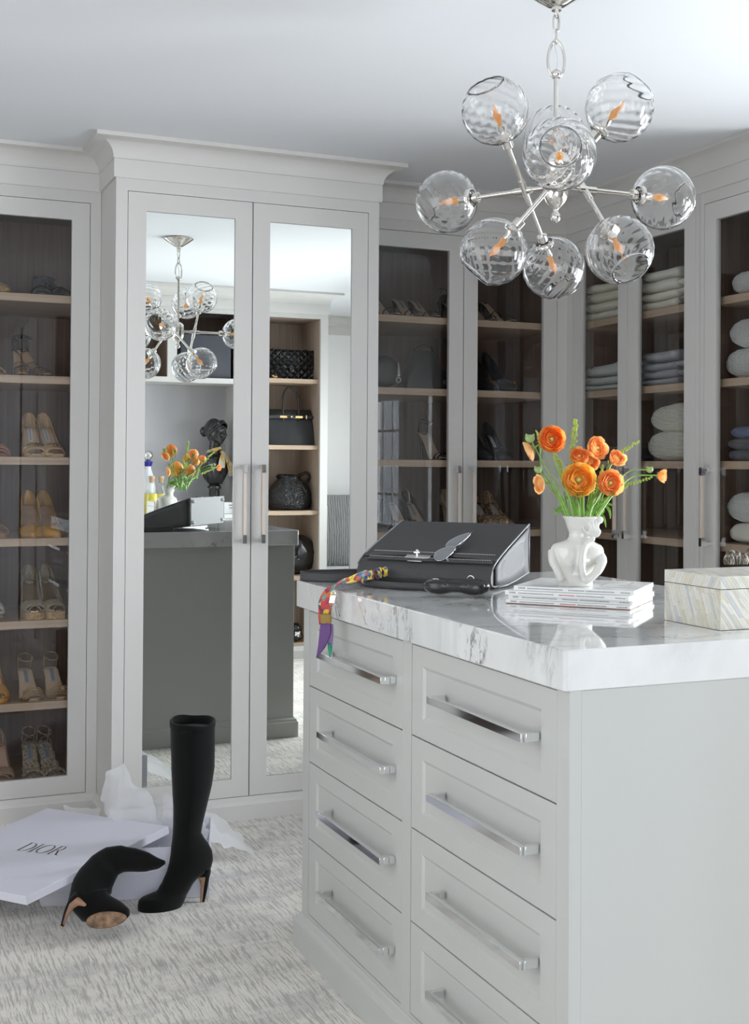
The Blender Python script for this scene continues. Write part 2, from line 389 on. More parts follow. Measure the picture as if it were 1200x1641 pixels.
def window(n, y0, y1):
    fr = G(); X0, X1 = XW-.005, XW+.06
    t = .035
    fr.box(X0, X1, y0, y0+t, WZ0, WZ1).box(X0, X1, y1-t, y1, WZ0, WZ1).box(X0, X1, y0+t, y1-t, WZ0, WZ0+t).box(X0, X1, y0+t, y1-t, WZ1-t, WZ1)
    # casing and sill on the room side
    fr.box(XW-.02, XW, y0-.07, y0, WZ0-.08, WZ1+.07).box(XW-.02, XW, y1, y1+.07, WZ0-.08, WZ1+.07).box(XW-.02, XW, y0, y1, WZ1, WZ1+.07).box(XW-.045, XW, y0-.08, y1+.08, WZ0-.03, WZ0)
    f = struct(fr.make('window_%d' % n, WINDOWP, bevel=.002))
    ym = (y0+y1)/2; zm = (WZ0+WZ1)/2
    G().box(XW+.015, XW+.05, y0+t, y1-t, zm-.02, zm+.02).make('meeting_rail', WINDOWP, f)
    for y in (y0+t+(y1-y0-2*t)/3, y0+t+2*(y1-y0-2*t)/3):
        G().box(XW+.022, XW+.042, y-.008, y+.008, WZ0+t, WZ1-t).make('muntin', WINDOWP, f)
    for z in ((WZ0+zm)/2+.01, (WZ1+zm)/2-.01):
        G().box(XW+.024, XW+.040, y0+t, y1-t, z-.008, z+.008).make('muntin', WINDOWP, f)
    dy = (y1-y0-2*t)/3
    zz = [WZ0+t, (WZ0+zm)/2+.01, zm, (WZ1+zm)/2-.01, WZ1-t]
    for i in range(3):
        for k in range(4):
            G().box(XW+.030, XW+.034, y0+t+i*dy+.008, y0+t+(i+1)*dy-.008, zz[k]+(.02 if k == 2 else .008), zz[k+1]-(.02 if k == 1 else .008)).make('pane', WPANE, f)
WINDOWP = pm('window_white_paint', (.82, .82, .82), .4)
window(1, *WIN[0]); window(2, *WIN[1]); window(3, *WIN[2])  # window three is unseen, added to let in more light

# mouldings swept along the cabinet fronts with mitred corners
PATH = [(XL0, YB), (XA0, YB), (XA0, YA), (XA1, YA), (XA1, YB), (XR, YB), (XR, YE), (XW, YE), (XW, -.25), (2.80, -.25), (2.80, YF), (1.15, YF), (1.15, -1.65)]
def offset_path(path, p):
    out = []
    for i, q in enumerate(path):
        q = Vector(q); ns = []
        if i > 0: d = (q-Vector(path[i-1])).normalized(); ns.append(Vector((d.y, -d.x)))
        if i < len(path)-1: d = (Vector(path[i+1])-q).normalized(); ns.append(Vector((d.y, -d.x)))
        if len(ns) == 1: out.append(q+ns[0]*p)
        else:
            b = (ns[0]+ns[1]); out.append(q+b*(p/(1+ns[0].dot(ns[1]))))
    return out
def sweep(name, prof, path, mat_, smooth=.5):
    g = G(); rings = []
    cols = [offset_path(path, p) for p, z in prof]
    rings = [[(cols[k][i].x, cols[k][i].y, prof[k][1]) for k in range(len(prof))] for i in range(len(path))]
    g.loft(rings, cap=True, closed=True)
    return struct(g.make(name, mat_, smooth=smooth))
crown = [(-.03, 2.200), (.006, 2.206), (.010, 2.207), (.012, 2.211)]
for k in range(1, 9):
    t = k/8*pi/2; crown.append((.012+.060*(1-cos(t)), 2.211+.050*sin(t)))
crown += [(.078, 2.262), (.078, ZC), (-.03, ZC)]
sweep('trim_1', crown, PATH, PAINT)
sweep('trim_2', [(-.02, 2.145), (.007, 2.145), (.009, 2.149), (.009, 2.206), (-.02, 2.206)], PATH, PAINT)
base = [(-.02, 0), (.017, 0), (.017, .050), (.014, .055), (.012, .062), (.004, .068), (.001, .0715), (-.02, .0715)]
sweep('baseboard_cabinets', base, PATH[:7], PAINT)
sweep('baseboard_alcove', [(-.01, 0), (.015, 0), (.015, .10), (.01, .115), (-.01, .12)], PATH[6:10], PAINT)
sweep('baseboard_front', base, PATH[9:], PAINT)

# ------------------------------------------------------------------ cabinets
def rect_frame(g, x0, x1, z0, z1, sx, sz, y0, y1):
    def r(ix, iz, y): return [(x0+ix, y, z0+iz), (x1-ix, y, z0+iz), (x1-ix, y, z1-iz), (x0+ix, y, z1-iz)]
    g.loft([r(0, 0, y1), r(0, 0, y0), r(sx, sz, y0), r(sx, sz, y1), r(0, 0, y1)], cap=False)
GP = .0016
def door(cab, x0, x1, kind, hside, z0=.0745, z1=2.105, st=.0625, handle=True):
    g = G(); rect_frame(g, x0+GP, x1-GP, z0+GP, z1-GP, st-GP, st-GP, 0, .020)
    d = g.make('door', PAINT, cab, bevel=.0008)
    if kind == 'mirror': G().box(x0+st-.004, x1-st+.004, .006, .010, z0+st-.004, z1-st+.004).make('mirror_panel', MIRROR, d)
    elif kind == 'glass': G().box(x0+st-.004, x1-st+.004, .010, .0115, z0+st-.004, z1-st+.004).make('glass_pane', PANE, d)
    else: G().box(x0+st-.004, x1-st+.004, .008, .018, z0+st-.004, z1-st+.004).make('door_panel', PAINT, d)
    if handle:
        hx = x0+.033 if hside == 'l' else x1-.033
        G().box(hx-.0060, hx+.0060, -.0385, -.0255, .966, 1.178).make('handle', GRIP, d, bevel=.002, label='pale wood bar handle')
        for za, zb, pa, pb in ((.938, .966, .940, .952), (1.178, 1.205, 1.191, 1.203)):
            # an L-shaped end cap and its post, one piece
            top_ = za if pa == .940 else zb
            pr = [(-.040, za), (-.024, za), (-.024, pa), (0, pa), (0, pb), (-.024, pb), (-.024, zb), (-.040, zb)]
            G().prism(pr, lambda u, v, w: (w, u, v), hx-.0070, hx+.0070).make('handle_cap', CHROME, d)
    return d
def casework(label, cat, loc, rz, Wd, depth, bays, shelves, deck=.105, fill=None, inner=OAK, group=None, frame_holes=None, top_in=2.12):
    """local frame: x along the front, y into the cabinet, z up; bays = clear openings (x0,x1)"""
    c = thing('cabinet', label, cat, (loc[0], loc[1], 0), rz, group)
    # face frame
    g = G(); xs = [0]+[v for b in bays for v in b]+[Wd]
    for i in range(0, len(xs), 2): g.box(xs[i], xs[i+1], 0, .022, .0, 2.21)
    for b in bays: g.box(b[0], b[1], 0, .022, 2.105, 2.21).box(b[0], b[1], 0, .022, 0, .0745)
    g.make('face_frame', PAINT, c)
    # side panels (outside painted), partitions, back, deck, top
    G().box(0.001, .016, .022, depth, 0, 2.2).make('side_panel', PAINT, c); G().box(Wd-.016, Wd-.001, .022, depth, 0, 2.2).make('side_panel', PAINT, c)
    return c
def bay_interior(c, x0, x1, depth, shelves, deck, top=2.13, inner=OAK, z_lo=None, edge=None):
    G().box(x0, x1, depth-.012, depth, deck-.02, top).make('back_panel', inner, c)
    for xa in (x0-.012, x1): G().box(xa, xa+.012, .022, depth, deck-.02, top).make('interior_side', inner, c)
    G().box(x0, x1, .022, depth-.012, deck-.02, deck).make('deck', edge or OAKS, c)
    G().box(x0, x1, .022, depth-.012, top-.015, top).make('interior_top', inner, c)
    for z in shelves:
        G().box(x0+.0005, x1-.0005, .040, depth-.013, z-.027, z).make('shelf', edge or OAKS, c, bevel=.001)
SH = [1.785, 1.505, 1.2265, .9480, .6670, .3880]

# left shoe cabinet (recessed): doors end at x=.7825
c = casework('recessed grey shoe cabinet with glass doors and oak shelves at far left', 'cabinet', (XL0, YB), 0, XA0-XL0, .53, [(.40, .818), (.822, 1.247), (1.2515, 1.6815)], SH)
for x0, x1 in ((.40, .818), (.822, 1.247)): door(c, x0, x1, 'glass', 'r', handle=False)
door(c, 1.2515, 1.6815, 'glass', 'l', handle=False)
bay_interior(c, .385, XA0-XL0-.02, .53, SH, .105)
G().box(.820-.01, .820+.01, .024, .51, .1, 2.1).make('partition', OAK, c)
# mirrored cabinet
c = casework('projecting grey wardrobe with two tall mirrored doors and bar handles', 'cabinet', (XA0, YA), 0, XA1-XA0, .78, [(.0385, .8990)], [])
door(c, .0385, .4690, 'mirror', 'r'); door(c, .4690, .8990, 'mirror', 'l')
# glass shoe cabinet right of it
c = casework('grey glass-door shoe cabinet between mirrored wardrobe and room corner', 'cabinet', (XA1, YB), 0, XR-XA1, .53, [(.046, .8990)], SH[:5])
door(c, .046, .4735, 'glass', 'r'); door(c, .4735, .8990, 'glass', 'l')
bay_interior(c, .03, XR-XA1-.03, .53, SH, .105)
# sweater cabinets on the right wall
c = casework('grey double glass-door sweater cabinet on the right beside the corner', 'cabinet', (XR, YB), -pi/2, YB-3.467, .48, [(.046, .826)], SH)
door(c, .046, .4230, 'glass', 'r'); door(c, .4230, .8260, 'glass', 'l')
bay_interior(c, .04, .835, .48, SH, .105)
c = casework('grey single glass-door cabinet of white knits cut by right picture edge', 'cabinet', (XR, 3.465), -pi/2, 3.465-YE, .48, [(.021, .345)], SH)
door(c, .021, .345, 'glass', 'l')
bay_interior(c, .02, .356, .48, SH, .105)

# opposite wall (seen in the mirrors): open oak bag shelves and counter niche, local x = 2.80 - X
OB = (.05, .50); NB = (.56, 1.60); OD = .36
def opp():
    c = thing('cabinet', 'pale cabinet with open oak bag shelves seen in the right mirror', 'cabinet', (2.80, YF, 0), pi)
    g = G().box(0, .05, 0, .022, 0, 2.21).box(.50, .532, 0, .022, 0, 2.21).box(.05, .50, 0, .022, 2.115, 2.21).box(.05, .50, 0, .022, 0, .075)
    g.make('face_frame', PAINT, c)
    G().box(0, .016, .022, 1.119, 0, 2.2).make('side_panel', PAINT, c)
    bay_interior(c, OB[0], OB[1], OD, [1.738, 1.323, .914, .507], .093, 2.13, OAKL)
    c = thing('cabinet', 'pale cabinet with a counter niche and open upper cubbies seen in the left mirror', 'cabinet', (2.80, YF, 0), pi)
    g = G().box(.532, .56, 0, .022, 0, 2.21).box(1.60, 1.65, 0, .022, 0, 2.21).box(.56, 1.60, 0, .022, 2.115, 2.21).box(.56, 1.60, 0, .022, 0, .10)
    g.box(.966, 1.023, 0, .022, 1.722, 2.115).box(.56, 1.60, 0, .022, .84, .875)
    g.make('face_frame', PAINT, c)
    G().box(.56, 1.60, .002, OD, 1.692, 1.722).make('shelf', PAINT, c)
    for xa, xb in ((.56, .572), (1.588, 1.60), (.985, 1.005)): G().box(xa, xb, .022, OD-.012, 1.722, 2.13).make('interior_side', OAK, c)
    G().box(.56, 1.60, OD-.012, OD, 1.722, 2.13).make('interior_back', OAK, c)
    G().box(.55, 1.61, OD-.012, OD, .90, 1.692).make('back_panel', LILAC, c)
    G().box(1.60, 1.649, .022, OD, 0, 2.2).make('side_panel', PAINT, c); G().box(.533, .559, .022, OD, 0, 1.72).make('side_panel', PAINT, c)
    for a, b_ in ((.56, .90), (.90, 1.25), (1.25, 1.60)): door(c, a, b_, 'panel', 'l', .10, .84, handle=False)
    t = G().box(.5605, 1.5995, -.02, OD-.013, .8755, .90).make('countertop', MARBLE, c, bevel=.002)
LILAC = pm('lilac_grey_silk_panel', (.54, .53, .555), .5, bump=.2, bscale=90, stretch=(1, 1, .1))
opp()

# window seat in the alcove and its cushion
t = thing('window_seat', 'built-in grey window seat beside the bag shelves seen in the mirror', 'bench', (3.12, .05, 0), world=True)
G().box(2.803, XW-.02, -.245, .33, 0, .40).make('seat_box', PAINT, t, bevel=.003)
g = G(); 
def squircle(x0, x1, y0, y1, r, n=5):
    out = []
    for cx, cy, a0 in ((x1-r, y1-r, 0), (x0+r, y1-r, pi/2), (x0+r, y0+r, pi), (x1-r, y0+r, 3*pi/2)):
        for k in range(n+1):
            a = a0+pi/2*k/n; out.append((cx+r*cos(a), cy+r*sin(a)))
    return out
def cushion(g, x0, x1, y0, y1, z0, z1, r=.03, e=.02):
    rings = []
    for z, i in ((z0, e), (z0+e*.4, .004), (z0+e, 0), (z1-e, 0), (z1-e*.4, .004), (z1, e)):
        rings.append([(x, y, z) for x, y in squircle(x0+i, x1-i, y0+i, y1-i, r)])
    g.loft(rings)
g = G(); cushion(g, 2.806, XW-.03, -.243, .345, .401, .485)
SEATF = pm('pale_grey_linen', (.60, .59, .60), .9, bump=.3, bscale=300)
tag(g.make('seat_cushion', SEATF, smooth=.9), 'pale grey box cushion lying on the window seat seen in mirror', 'cushion')

# ------------------------------------------------------------------ island
IX0, IX1, IY0, IY1 = 1.0705, 1.8500, 1.6971, 2.9345
isl = thing('kitchen_island' if 0 else 'dresser_island', 'pale grey dresser island with eight drawers under a thick marble top', 'island', ((IX0+IX1)/2, (IY0+IY1)/2, 0), world=True)
G().box(IX0+.022, IX1, IY0, IY1, .03, .8487).make('body', ISLAND, isl, bevel=.001)
cols = [(2.3362, 2.8925), (1.7347, 2.2933)]
rows = [(.6593, .8448), (.4716, .6593), (.2825, .4716), (.0958, .2825)]
g = G(); X0, X1 = IX0, IX0+.022
for a, b_ in ((IY0, 1.7347), (2.2933, 2.3362), (2.8925, IY1)): g.box(X0, X1, a, b_, .03, .8487)
for a, b_ in cols: g.box(X0, X1, a, b_, .8448, .8487).box(X0, X1, a, b_, .03, .0958)
g.make('face_frame', ISLAND, isl)
G().box(IX0+.0205, IX0+.0225, 1.72, 2.91, .09, .848).make('drawer_gap', GAP, isl)
for ci, (ya, yb) in enumerate(cols):
    for (za, zb) in rows:
        y0, y1, z0, z1 = ya+.0014, yb-.0014, za+.0014, zb-.0014
        ry, rz_, dp = .056, .044, .0042
        def ring(iy, iz, x): return [(x, y0+iy, z0+iz), (x, y1-iy, z0+iz), (x, y1-iy, z1-iz), (x, y0+iy, z1-iz)]
        g = G(); xf = IX0+.0005
        g.loft([ring(0, 0, xf+.020), ring(0, 0, xf+.0006), ring(.0006, .0006, xf), ring(ry-.006, rz_-.006, xf), ring(ry, rz_, xf+.0036), ring(ry+.001, rz_+.001, xf+dp)], cap=True)
        d = g.make('drawer', ISLAND, isl)
        hy0, hy1 = (2.369, 2.745) if ci == 0 else (1.789, 2.149)
        hz = (za+zb)/2+.006
        h = G().box(IX0-.036, IX0-.026, hy0, hy1, hz-.0075, hz+.0075)
        h.box(IX0-.026, IX0, hy0, hy0+.011, hz-.0075, hz+.0075).box(IX0-.026, IX0, hy1-.011, hy1, hz-.0075, hz+.0075)
        h.make('handle', CHROME, d, bevel=.0007)
sweep_i = [(IX0, IY0-.02), (IX0, IY1), (IX1, IY1), (IX1, IY0)]
def loop_sweep(g, prof, x0, x1, y0, y1):
    rings = []
    for p, z in prof: rings.append([(x0-p, y0-p, z), (x1+p, y0-p, z), (x1+p, y1+p, z), (x0-p, y1+p, z)])
    g.loft(rings, cap=True)
g = G(); loop_sweep(g, [(.0175, 0), (.0175, .066), (.013, .070), (.011, .078), (.004, .083), (.0015, .088)], IX0, IX1, IY0+.012, IY1)
g.make('plinth', ISLAND, isl)
g = G(); rings = []
x0, x1, y0, y1 = 1.0590, 1.8608, 1.6945, 2.9623
for z, i in ((.8490, .0015), (.8505, 0), (.9120, 0), (.9142, .0010), (.915, .0028)):
    rings.append([(x, y, z) for x, y in squircle(x0+i, x1-i, y0+i, y1-i, .006, 3)])
g.loft(rings); g.make('marble_top', MARBLE, isl, smooth=.2)

# ------------------------------------------------------------------ chandelier
HC = Vector((1.457, 2.377, 1.832))
ch = thing('chandelier', 'polished nickel chandelier with nine swirled clear glass globes above the island', 'chandelier', HC, world=True)
G().lathe([(0, ZC-.001), (.069, ZC-.001), (.070, ZC-.006), (.062, ZC-.012), (.045, ZC-.024), (.026, ZC-.036), (.018, ZC-.041), (.011, ZC-.043), (.011, ZC-.050), (0, ZC-.050)], 32, (HC.x, HC.y, 0)).make('canopy', NICKEL, ch, smooth=.7)
def link(c, rx, rz, r, ang):
    pts = []
    for k in range(20):
        a = 2*pi*k/20; s_ = (abs(cos(a))**.6)*(1 if cos(a) > 0 else -1)
        u = rx*sin(a); w = rz*s_
        pts.append((c[0]+u*cos(ang), c[1]+u*sin(ang), c[2]+w))
    return G().tube(pts, r, 8, closed=True)
AR = -.4
link((HC.x, HC.y, ZC-.054), .008, .011, .0022, AR+1.2).make('chain_link', NICKEL, ch, smooth=True)
link((HC.x, HC.y, 2.198), .0068, .020, .0021, AR).make('chain_link', NICKEL, ch, smooth=True)
link((HC.x, HC.y, 2.167), .0068, .016, .0021, AR+1.5).make('chain_link', NICKEL, ch, smooth=True)
# pointed oval loop
pts = []
for k in range(28):
    a = 2*pi*k/28; u = .0185*sin(a)*(1+.12*cos(a)); w = -.0415*cos(a) if cos(a) > 0 else -.0415*cos(a)
    pts.append((HC.x+u*cos(AR), HC.y+u*sin(AR), 2.1165+w))
g = G().tube(pts, .0034, 8, closed=True); g.ball((HC.x, HC.y, 2.083), .011, n=12, k=8); g.make('loop', NICKEL, ch, smooth=True)
G().tube(spline([(HC.x, HC.y, ZC-.05), (HC.x+.004, HC.y, 2.20), (HC.x-.004, HC.y, 2.15), (HC.x+.003, HC.y, 2.12), (HC.x, HC.y, 2.085)]), .0012, 6).make('cord', pm('clear_cord', (.7, .7, .68), .3), ch, smooth=True)
G().lathe([(0, 2.078), (.0085, 2.078), (.0085, 2.074), (.0055, 2.073), (.0055, HC.z+.045), (.009, HC.z+.044), (.020, HC.z+.038), (.027, HC.z+.028), (.028, HC.z+.015), (.028, HC.z-.014), (.027, HC.z-.026), (.021, HC.z-.038), (.012, HC.z-.047), (.006, HC.z-.052), (.005, HC.z-.056), (.010, HC.z-.063), (.0115, HC.z-.070), (.009, HC.z-.077), (.004, HC.z-.082), (0, HC.z-.083)], 28, (HC.x, HC.y, 0)).make('stem_and_hub', NICKEL, ch, smooth=.9)
GR = .0735
def arm_end(p0, p1, rod_from):
    """socket, bulb and globe around centre p1 with the arm arriving from p0"""
    p0, p1 = Vector(p0), Vector(p1); d = (p1-p0).normalized(); q = Vector((0,0,1)).rotation_difference(d)
    bs = p1-d*(GR*.93)
    def L_(prof, n=20): return G().lathe(prof, n, (0,0,0)).xf(lambda v: q @ v + bs)
    L_([(0, -.022), (.0105, -.022), (.0125, -.020), (.0125, -.004), (.010, -.003), (.010, .000), (.0205, .001), (.0225, .004), (.0225, .008), (.019, .011), (.010, .014), (.0085, .016), (.0085, .034), (0, .035)]).make('socket', NICKEL, ch, smooth=.7)
    L_([(0, .033), (.0055, .034), (.0062, .042), (.0078, .052), (.0070, .064), (.0042, .074), (.0012, .083), (0, .085)], 12).make('bulb', BULB, ch, smooth=True)
    # globe: hollow sphere with an open mouth opposite the socket and twisted ribs
    rings = []; K = 34; n = 96; th0, th1 = pi-.235, .56
    def gring(th, base_r, amp):
        s_ = sin(th); out = []
        for j in range(n):
            ph = 2*pi*j/n; rr = base_r*(1+amp*sin(13*(ph+1.3*(th-pi/2)))*min(1, s_*1.3)); out.append((rr*s_*cos(ph), rr*s_*sin(ph), rr*cos(th)))
        return out
    for k in range(K+1): rings.append(gring(th0+(th1-th0)*k/K, GR, .0065))
    for k in range(K+1): rings.append(gring(th1+(th0-th1)*k/K, GR-.0022, .0012))
    rings.append(rings[0])
    g = G().loft(rings, cap=False).xf(lambda v: q @ v + p1)
    g.make('glass_globe', GLOBE, ch, smooth=True)
    # ground rim of the mouth
    r_ = GR*sin(th1); z_ = GR*cos(th1)
    rim = G().tube([(r_*cos(2*pi*k/36), r_*sin(2*pi*k/36), z_) for k in range(36)], .0011, 6, closed=True).xf(lambda v: q @ v + p1)
    rim.make('globe_rim', RIMG, ch, smooth=True)
RIMG = glass_mat('globe_rim_glass', (.90, .90, .90), 1.6, .03, .25)
horiz = {}
for k, ang in enumerate((0, 120, 240)):
    a = radians(ang); d = Vector((cos(a), sin(a), 0)); e = HC+d*.290
    if ang == 240: e = HC+d*.285
    G().tube([HC+d*.02, e-d*(GR*.93+.02)], .0052, 12).tube([HC+d*.060, HC+d*.105], .0078, 14).make('arm', NICKEL, ch, smooth=.7)
    arm_end(HC, e, None)
    J = HC+d*.080; perp = Vector((-sin(a), cos(a), 0))
    up = HC+Vector((cos(a+pi/3), sin(a+pi/3), 0))*.154+Vector((0, 0, .150))
    dn = HC+Vector((cos(a-pi/3), sin(a-pi/3), 0))*.156+Vector((0, 0, -.158))
    dd = (up-dn).normalized(); Jm = (up+dn)/2
    G().tube([dn+dd*(GR*.93+.02), up-dd*(GR*.93+.02)], .0050, 12).tube([Jm-dd*.030, Jm+dd*.030], .0075, 14).make('arm', NICKEL, ch, smooth=.7)
    arm_end(Jm, up, None); arm_end(Jm, dn, None)
# ------------------------------------------------------------------ boots
SOLEB = pm('worn_tan_sole', (.20, .115, .065), .7, vary=.7, vscale=55)
TAN = pm('tan_heel_leather', (.36, .20, .12), .4)
def ell(c, rx, ry, n=22, p=1.0):
    out = []
    for j in range(n):
        a = 2*pi*j/n; ca, sa = cos(a), sin(a)
        out.append((c[0]+rx*abs(ca)**p*(1 if ca >= 0 else -1), c[1]+ry*abs(sa)**p*(1 if sa >= 0 else -1), c[2]))
    return out
BY = 3.335
t = thing('boot', 'tall black suede stiletto boot standing upright on the carpet', 'boot', (on(290, 1461, 'y', BY).x, BY, 0), group='black suede boots', world=True)
sl = [(1461.5, 224, 288, .030), (1458, 221.5, 289.5, .036), (1448, 220.5, 294.5, .038), (1440, 222, 298, .038), (1436, 226, 299.5, .037), (1433, 235, 301, .036), (1427, 251, 304, .034), (1418, 256, 309, .033), (1411, 260, 315, .032), (1405, 262, 322, .031), (1400, 264, 332, .030), (1393, 267, 338, .031), (1380, 271, 341, .034), (1366, 273.5, 339.5, .036), (1355, 274.5, 334, .037), (1345, 276, 327, .037), (1335, 277, 321.8, .037), (1320, 277.5, 324.5, .040), (1290, 278, 331.5, .046), (1260, 277, 338.5, .051), (1230, 275.2, 343, .055), (1200, 274.5, 343.5, .056), (1166, 273.8, 343, .056)]
def slice_ring(py, xl, xr, w, n=24, wob=0):
    a = on(xl, py, 'y', BY); b = on(xr, py, 'y', BY)
    r = ell(((a.x+b.x)/2, BY, (a.z+b.z)/2), (b.x-a.x)/2, w, n)
    out = []
    for x, y, z in r:
        k = 1+.035*wob*noise.noise(Vector((x*22, y*22, z*9)))
        out.append((((a.x+b.x)/2)+(x-(a.x+b.x)/2)*k, BY+(y-BY)*k, z+(.0 if not wob else 0)))
    return out
fine = []
for s0, s1 in zip(sl, sl[1:]):
    k = max(1, int((s0[0]-s1[0])/6))
    for i in range(k): fine.append([s0[q]+(s1[q]-s0[q])*i/k for q in range(4)])
fine.append(sl[-1])
G().loft([slice_ring(*s, wob=1 if s[0] < 1420 else 0) for s in fine]).make('upper', SUEDE, t, smooth=1.2)
top = []
for py, i in ((1167, -1.0), (1163, -1.4), (1158, -1.2), (1157, 0), (1157.3, 2.2), (1163, 3.2), (1180, 4.5), (1200, 6)):
    r = slice_ring(py, 273.8+i, 343-i, .056-i*.0017)
    if py < 1170: r = [(x, y, z+.010*smooth01((y-BY)/.11+.5)+.003*sin(x*60)) for x, y, z in r]
    top.append(r)
G().loft(top, cap=False).make('shaft_top_band', SUEDE, t, smooth=1.2)
G().loft([slice_ring(1464, 226, 286.5, .029), slice_ring(1462.8, 223.5, 288.5, .034), slice_ring(1459.8, 222, 289.5, .036)]).make('sole', SOLEB, t, smooth=.6)
G().loft([slice_ring(*s, n=14) for s in ((1449.5, 322.6, 327, .004), (1446, 322.4, 327.4, .0045), (1435, 323.5, 330, .006), (1420, 324.5, 333, .009), (1407, 323, 335, .014), (1397, 319, 337.3, .022), (1389, 322, 336.5, .026))]).make('heel', SUEDE, t, smooth=1.2)
G().loft([slice_ring(*s, n=14) for s in ((1449.8, 320.6, 324, .0035), (1446, 320.6, 324.5, .004), (1435, 321.3, 325.5, .0055), (1420, 321.8, 327, .008), (1409, 319.5, 330, .013), (1403, 313, 331, .020))]).make('heel_breast', TAN, t, smooth=1.2)
G().tube([on(342, py, 'y', BY-.012)+Vector((.0015, 0, 0)) for py in (1160, 1180, 1205, 1228)], .0012, 6).make('zip', BLACKG, t)

FD = 3.235
t = thing('boot', 'black suede stiletto boot lying collapsed with its worn tan sole showing', 'boot', (on(150, 1487, 'z', 0).x, on(150, 1487, 'z', 0).y, 0), group='black suede boots', world=True)
pth = [(264, 1382.5, 3.30, 3), (252, 1382, 3.31, 9), (236, 1380.5, 3.32, 15.5), (216, 1377.5, 3.33, 19.5), (196, 1376.5, 3.33, 21), (180, 1380, 3.33, 23), (166, 1392, 3.32, 26), (155, 1407, 3.31, 28.5), (147, 1422, 3.30, 32), (144, 1437, 3.29, 35), (152, 1450, 3.28, 31), (167, 1458, 3.27, 25), (183, 1462, 3.26, 19.5), (197, 1463.5, 3.255, 13), (205, 1463, 3.25, 7)]
C_ = [(at(x, y, D-.10), r*D/F_PX) for x, y, D, r in pth]
view = (_F).normalized(); rings = []
PP = [c for c, r in C_]
for i, (c, r) in enumerate(C_):
    a = PP[max(i-1, 0)]; b_ = PP[min(i+1, len(PP)-1)]; tt = (b_-a).normalized()
    u = tt.cross(view).normalized(); w = u.cross(tt).normalized()
    dz = .55 if i < 6 else .8
    rings.append([c+u*r*cos(2*pi*j/20)+w*r*dz*sin(2*pi*j/20) for j in range(20)])
fr = []
for r0, r1 in zip(rings, rings[1:]):
    for k in range(4): fr.append([a.lerp(b_, k/4) for a, b_ in zip(r0, r1)])
fr.append(rings[-1])
fr = [[p+Vector((0, 0, 1))*.006*noise.noise(p*25)+view*.006*noise.noise(p*19+Vector((5, 0, 0))) for p in r] for r in fr]
fr = [[Vector((p.x, p.y, max(p.z, .004))) for p in r] for r in fr]
G().loft(fr).make('upper', SUEDE, t, smooth=1.2)
# sole plate facing the viewer
def plate(cx, cy, ax, ay, D, ang, th, n=26, egg=0):
    g = G(); rings = []
    for dd, sc in ((0, 1), (th*.6, 1), (th, .93)):
        ring = []
        for j in range(n):
            a = 2*pi*j/n; x = ax*cos(a)*sc; y = ay*sin(a)*(1+egg*cos(a))*sc
            ring.append(at(cx+x*cos(ang)-y*sin(ang), cy+x*sin(ang)+y*cos(ang), D-dd-.0006*y))
        rings.append(ring)
    return g.loft(rings)
plate(170.5, 1474, 33, 13.5, 3.125, -.13, .006, egg=-.12).xf(lambda p: Vector((p.x, p.y, max(p.z, .001)))).make('sole', SOLEB, t, smooth=.5)
G().tube([at(*p) for p in ((128, 1437, 3.16), (117, 1444, 3.16), (108, 1458, 3.17), (103, 1472, 3.185), (99.5, 1484, 3.205))], [.017, .0125, .0075, .0055, .0045], 12).make('heel', SUEDE, t, smooth=1.2)
G().tube([at(*p) for p in ((136, 1450, 3.10), (125, 1444.5, 3.125), (115, 1452, 3.14), (108, 1465, 3.165), (102.5, 1480, 3.19))], [.004, .0100, .0080, .0050, .0030], 12).make('heel_breast', TAN, t, smooth=1.2)
G().ball(at(98.8, 1485, 3.203), .0045).make('heel_tip', GOLD, t, smooth=True)

# ------------------------------------------------------------------ shoe box, lid and tissue
LR, LF, LC = Vector((.861, 3.465, .18)), Vector((.427, 3.148, .14)), Vector((.583, 3.854, .16))
LL = LF+LC-LR; nrm = (LC-LR).cross(LF-LR).normalized(); nrm = nrm if nrm.z > 0 else -nrm
ex = (LR-LF).normalized(); ey = (LC-LR).normalized()
lid = thing('box_lid', 'large white shoe box lid with gold lettering tilted over its open box', 'box lid', LF-nrm*.02, world=True)
g = G(); rings = []
for h, i in ((-.021, 0), (-.021, -.0), (-.001, 0), (0, .001)):
    rings.append([LF+ex*i+ey*i+nrm*h, LR-ex*i+ey*i+nrm*h, LC-ex*i-ey*i+nrm*h, LL+ex*i-ey*i+nrm*h])
inn = [[LF+ex*.002+ey*.002+nrm*h, LR-ex*.002+ey*.002+nrm*h, LC-ex*.002-ey*.002+nrm*h, LL+ex*.002-ey*.002+nrm*h] for h in (-.021, -.003)]
g.loft(list(reversed(inn))[:1]+inn[:1]+rings); g.make('lid_panel', PAPER, lid, smooth=.3)
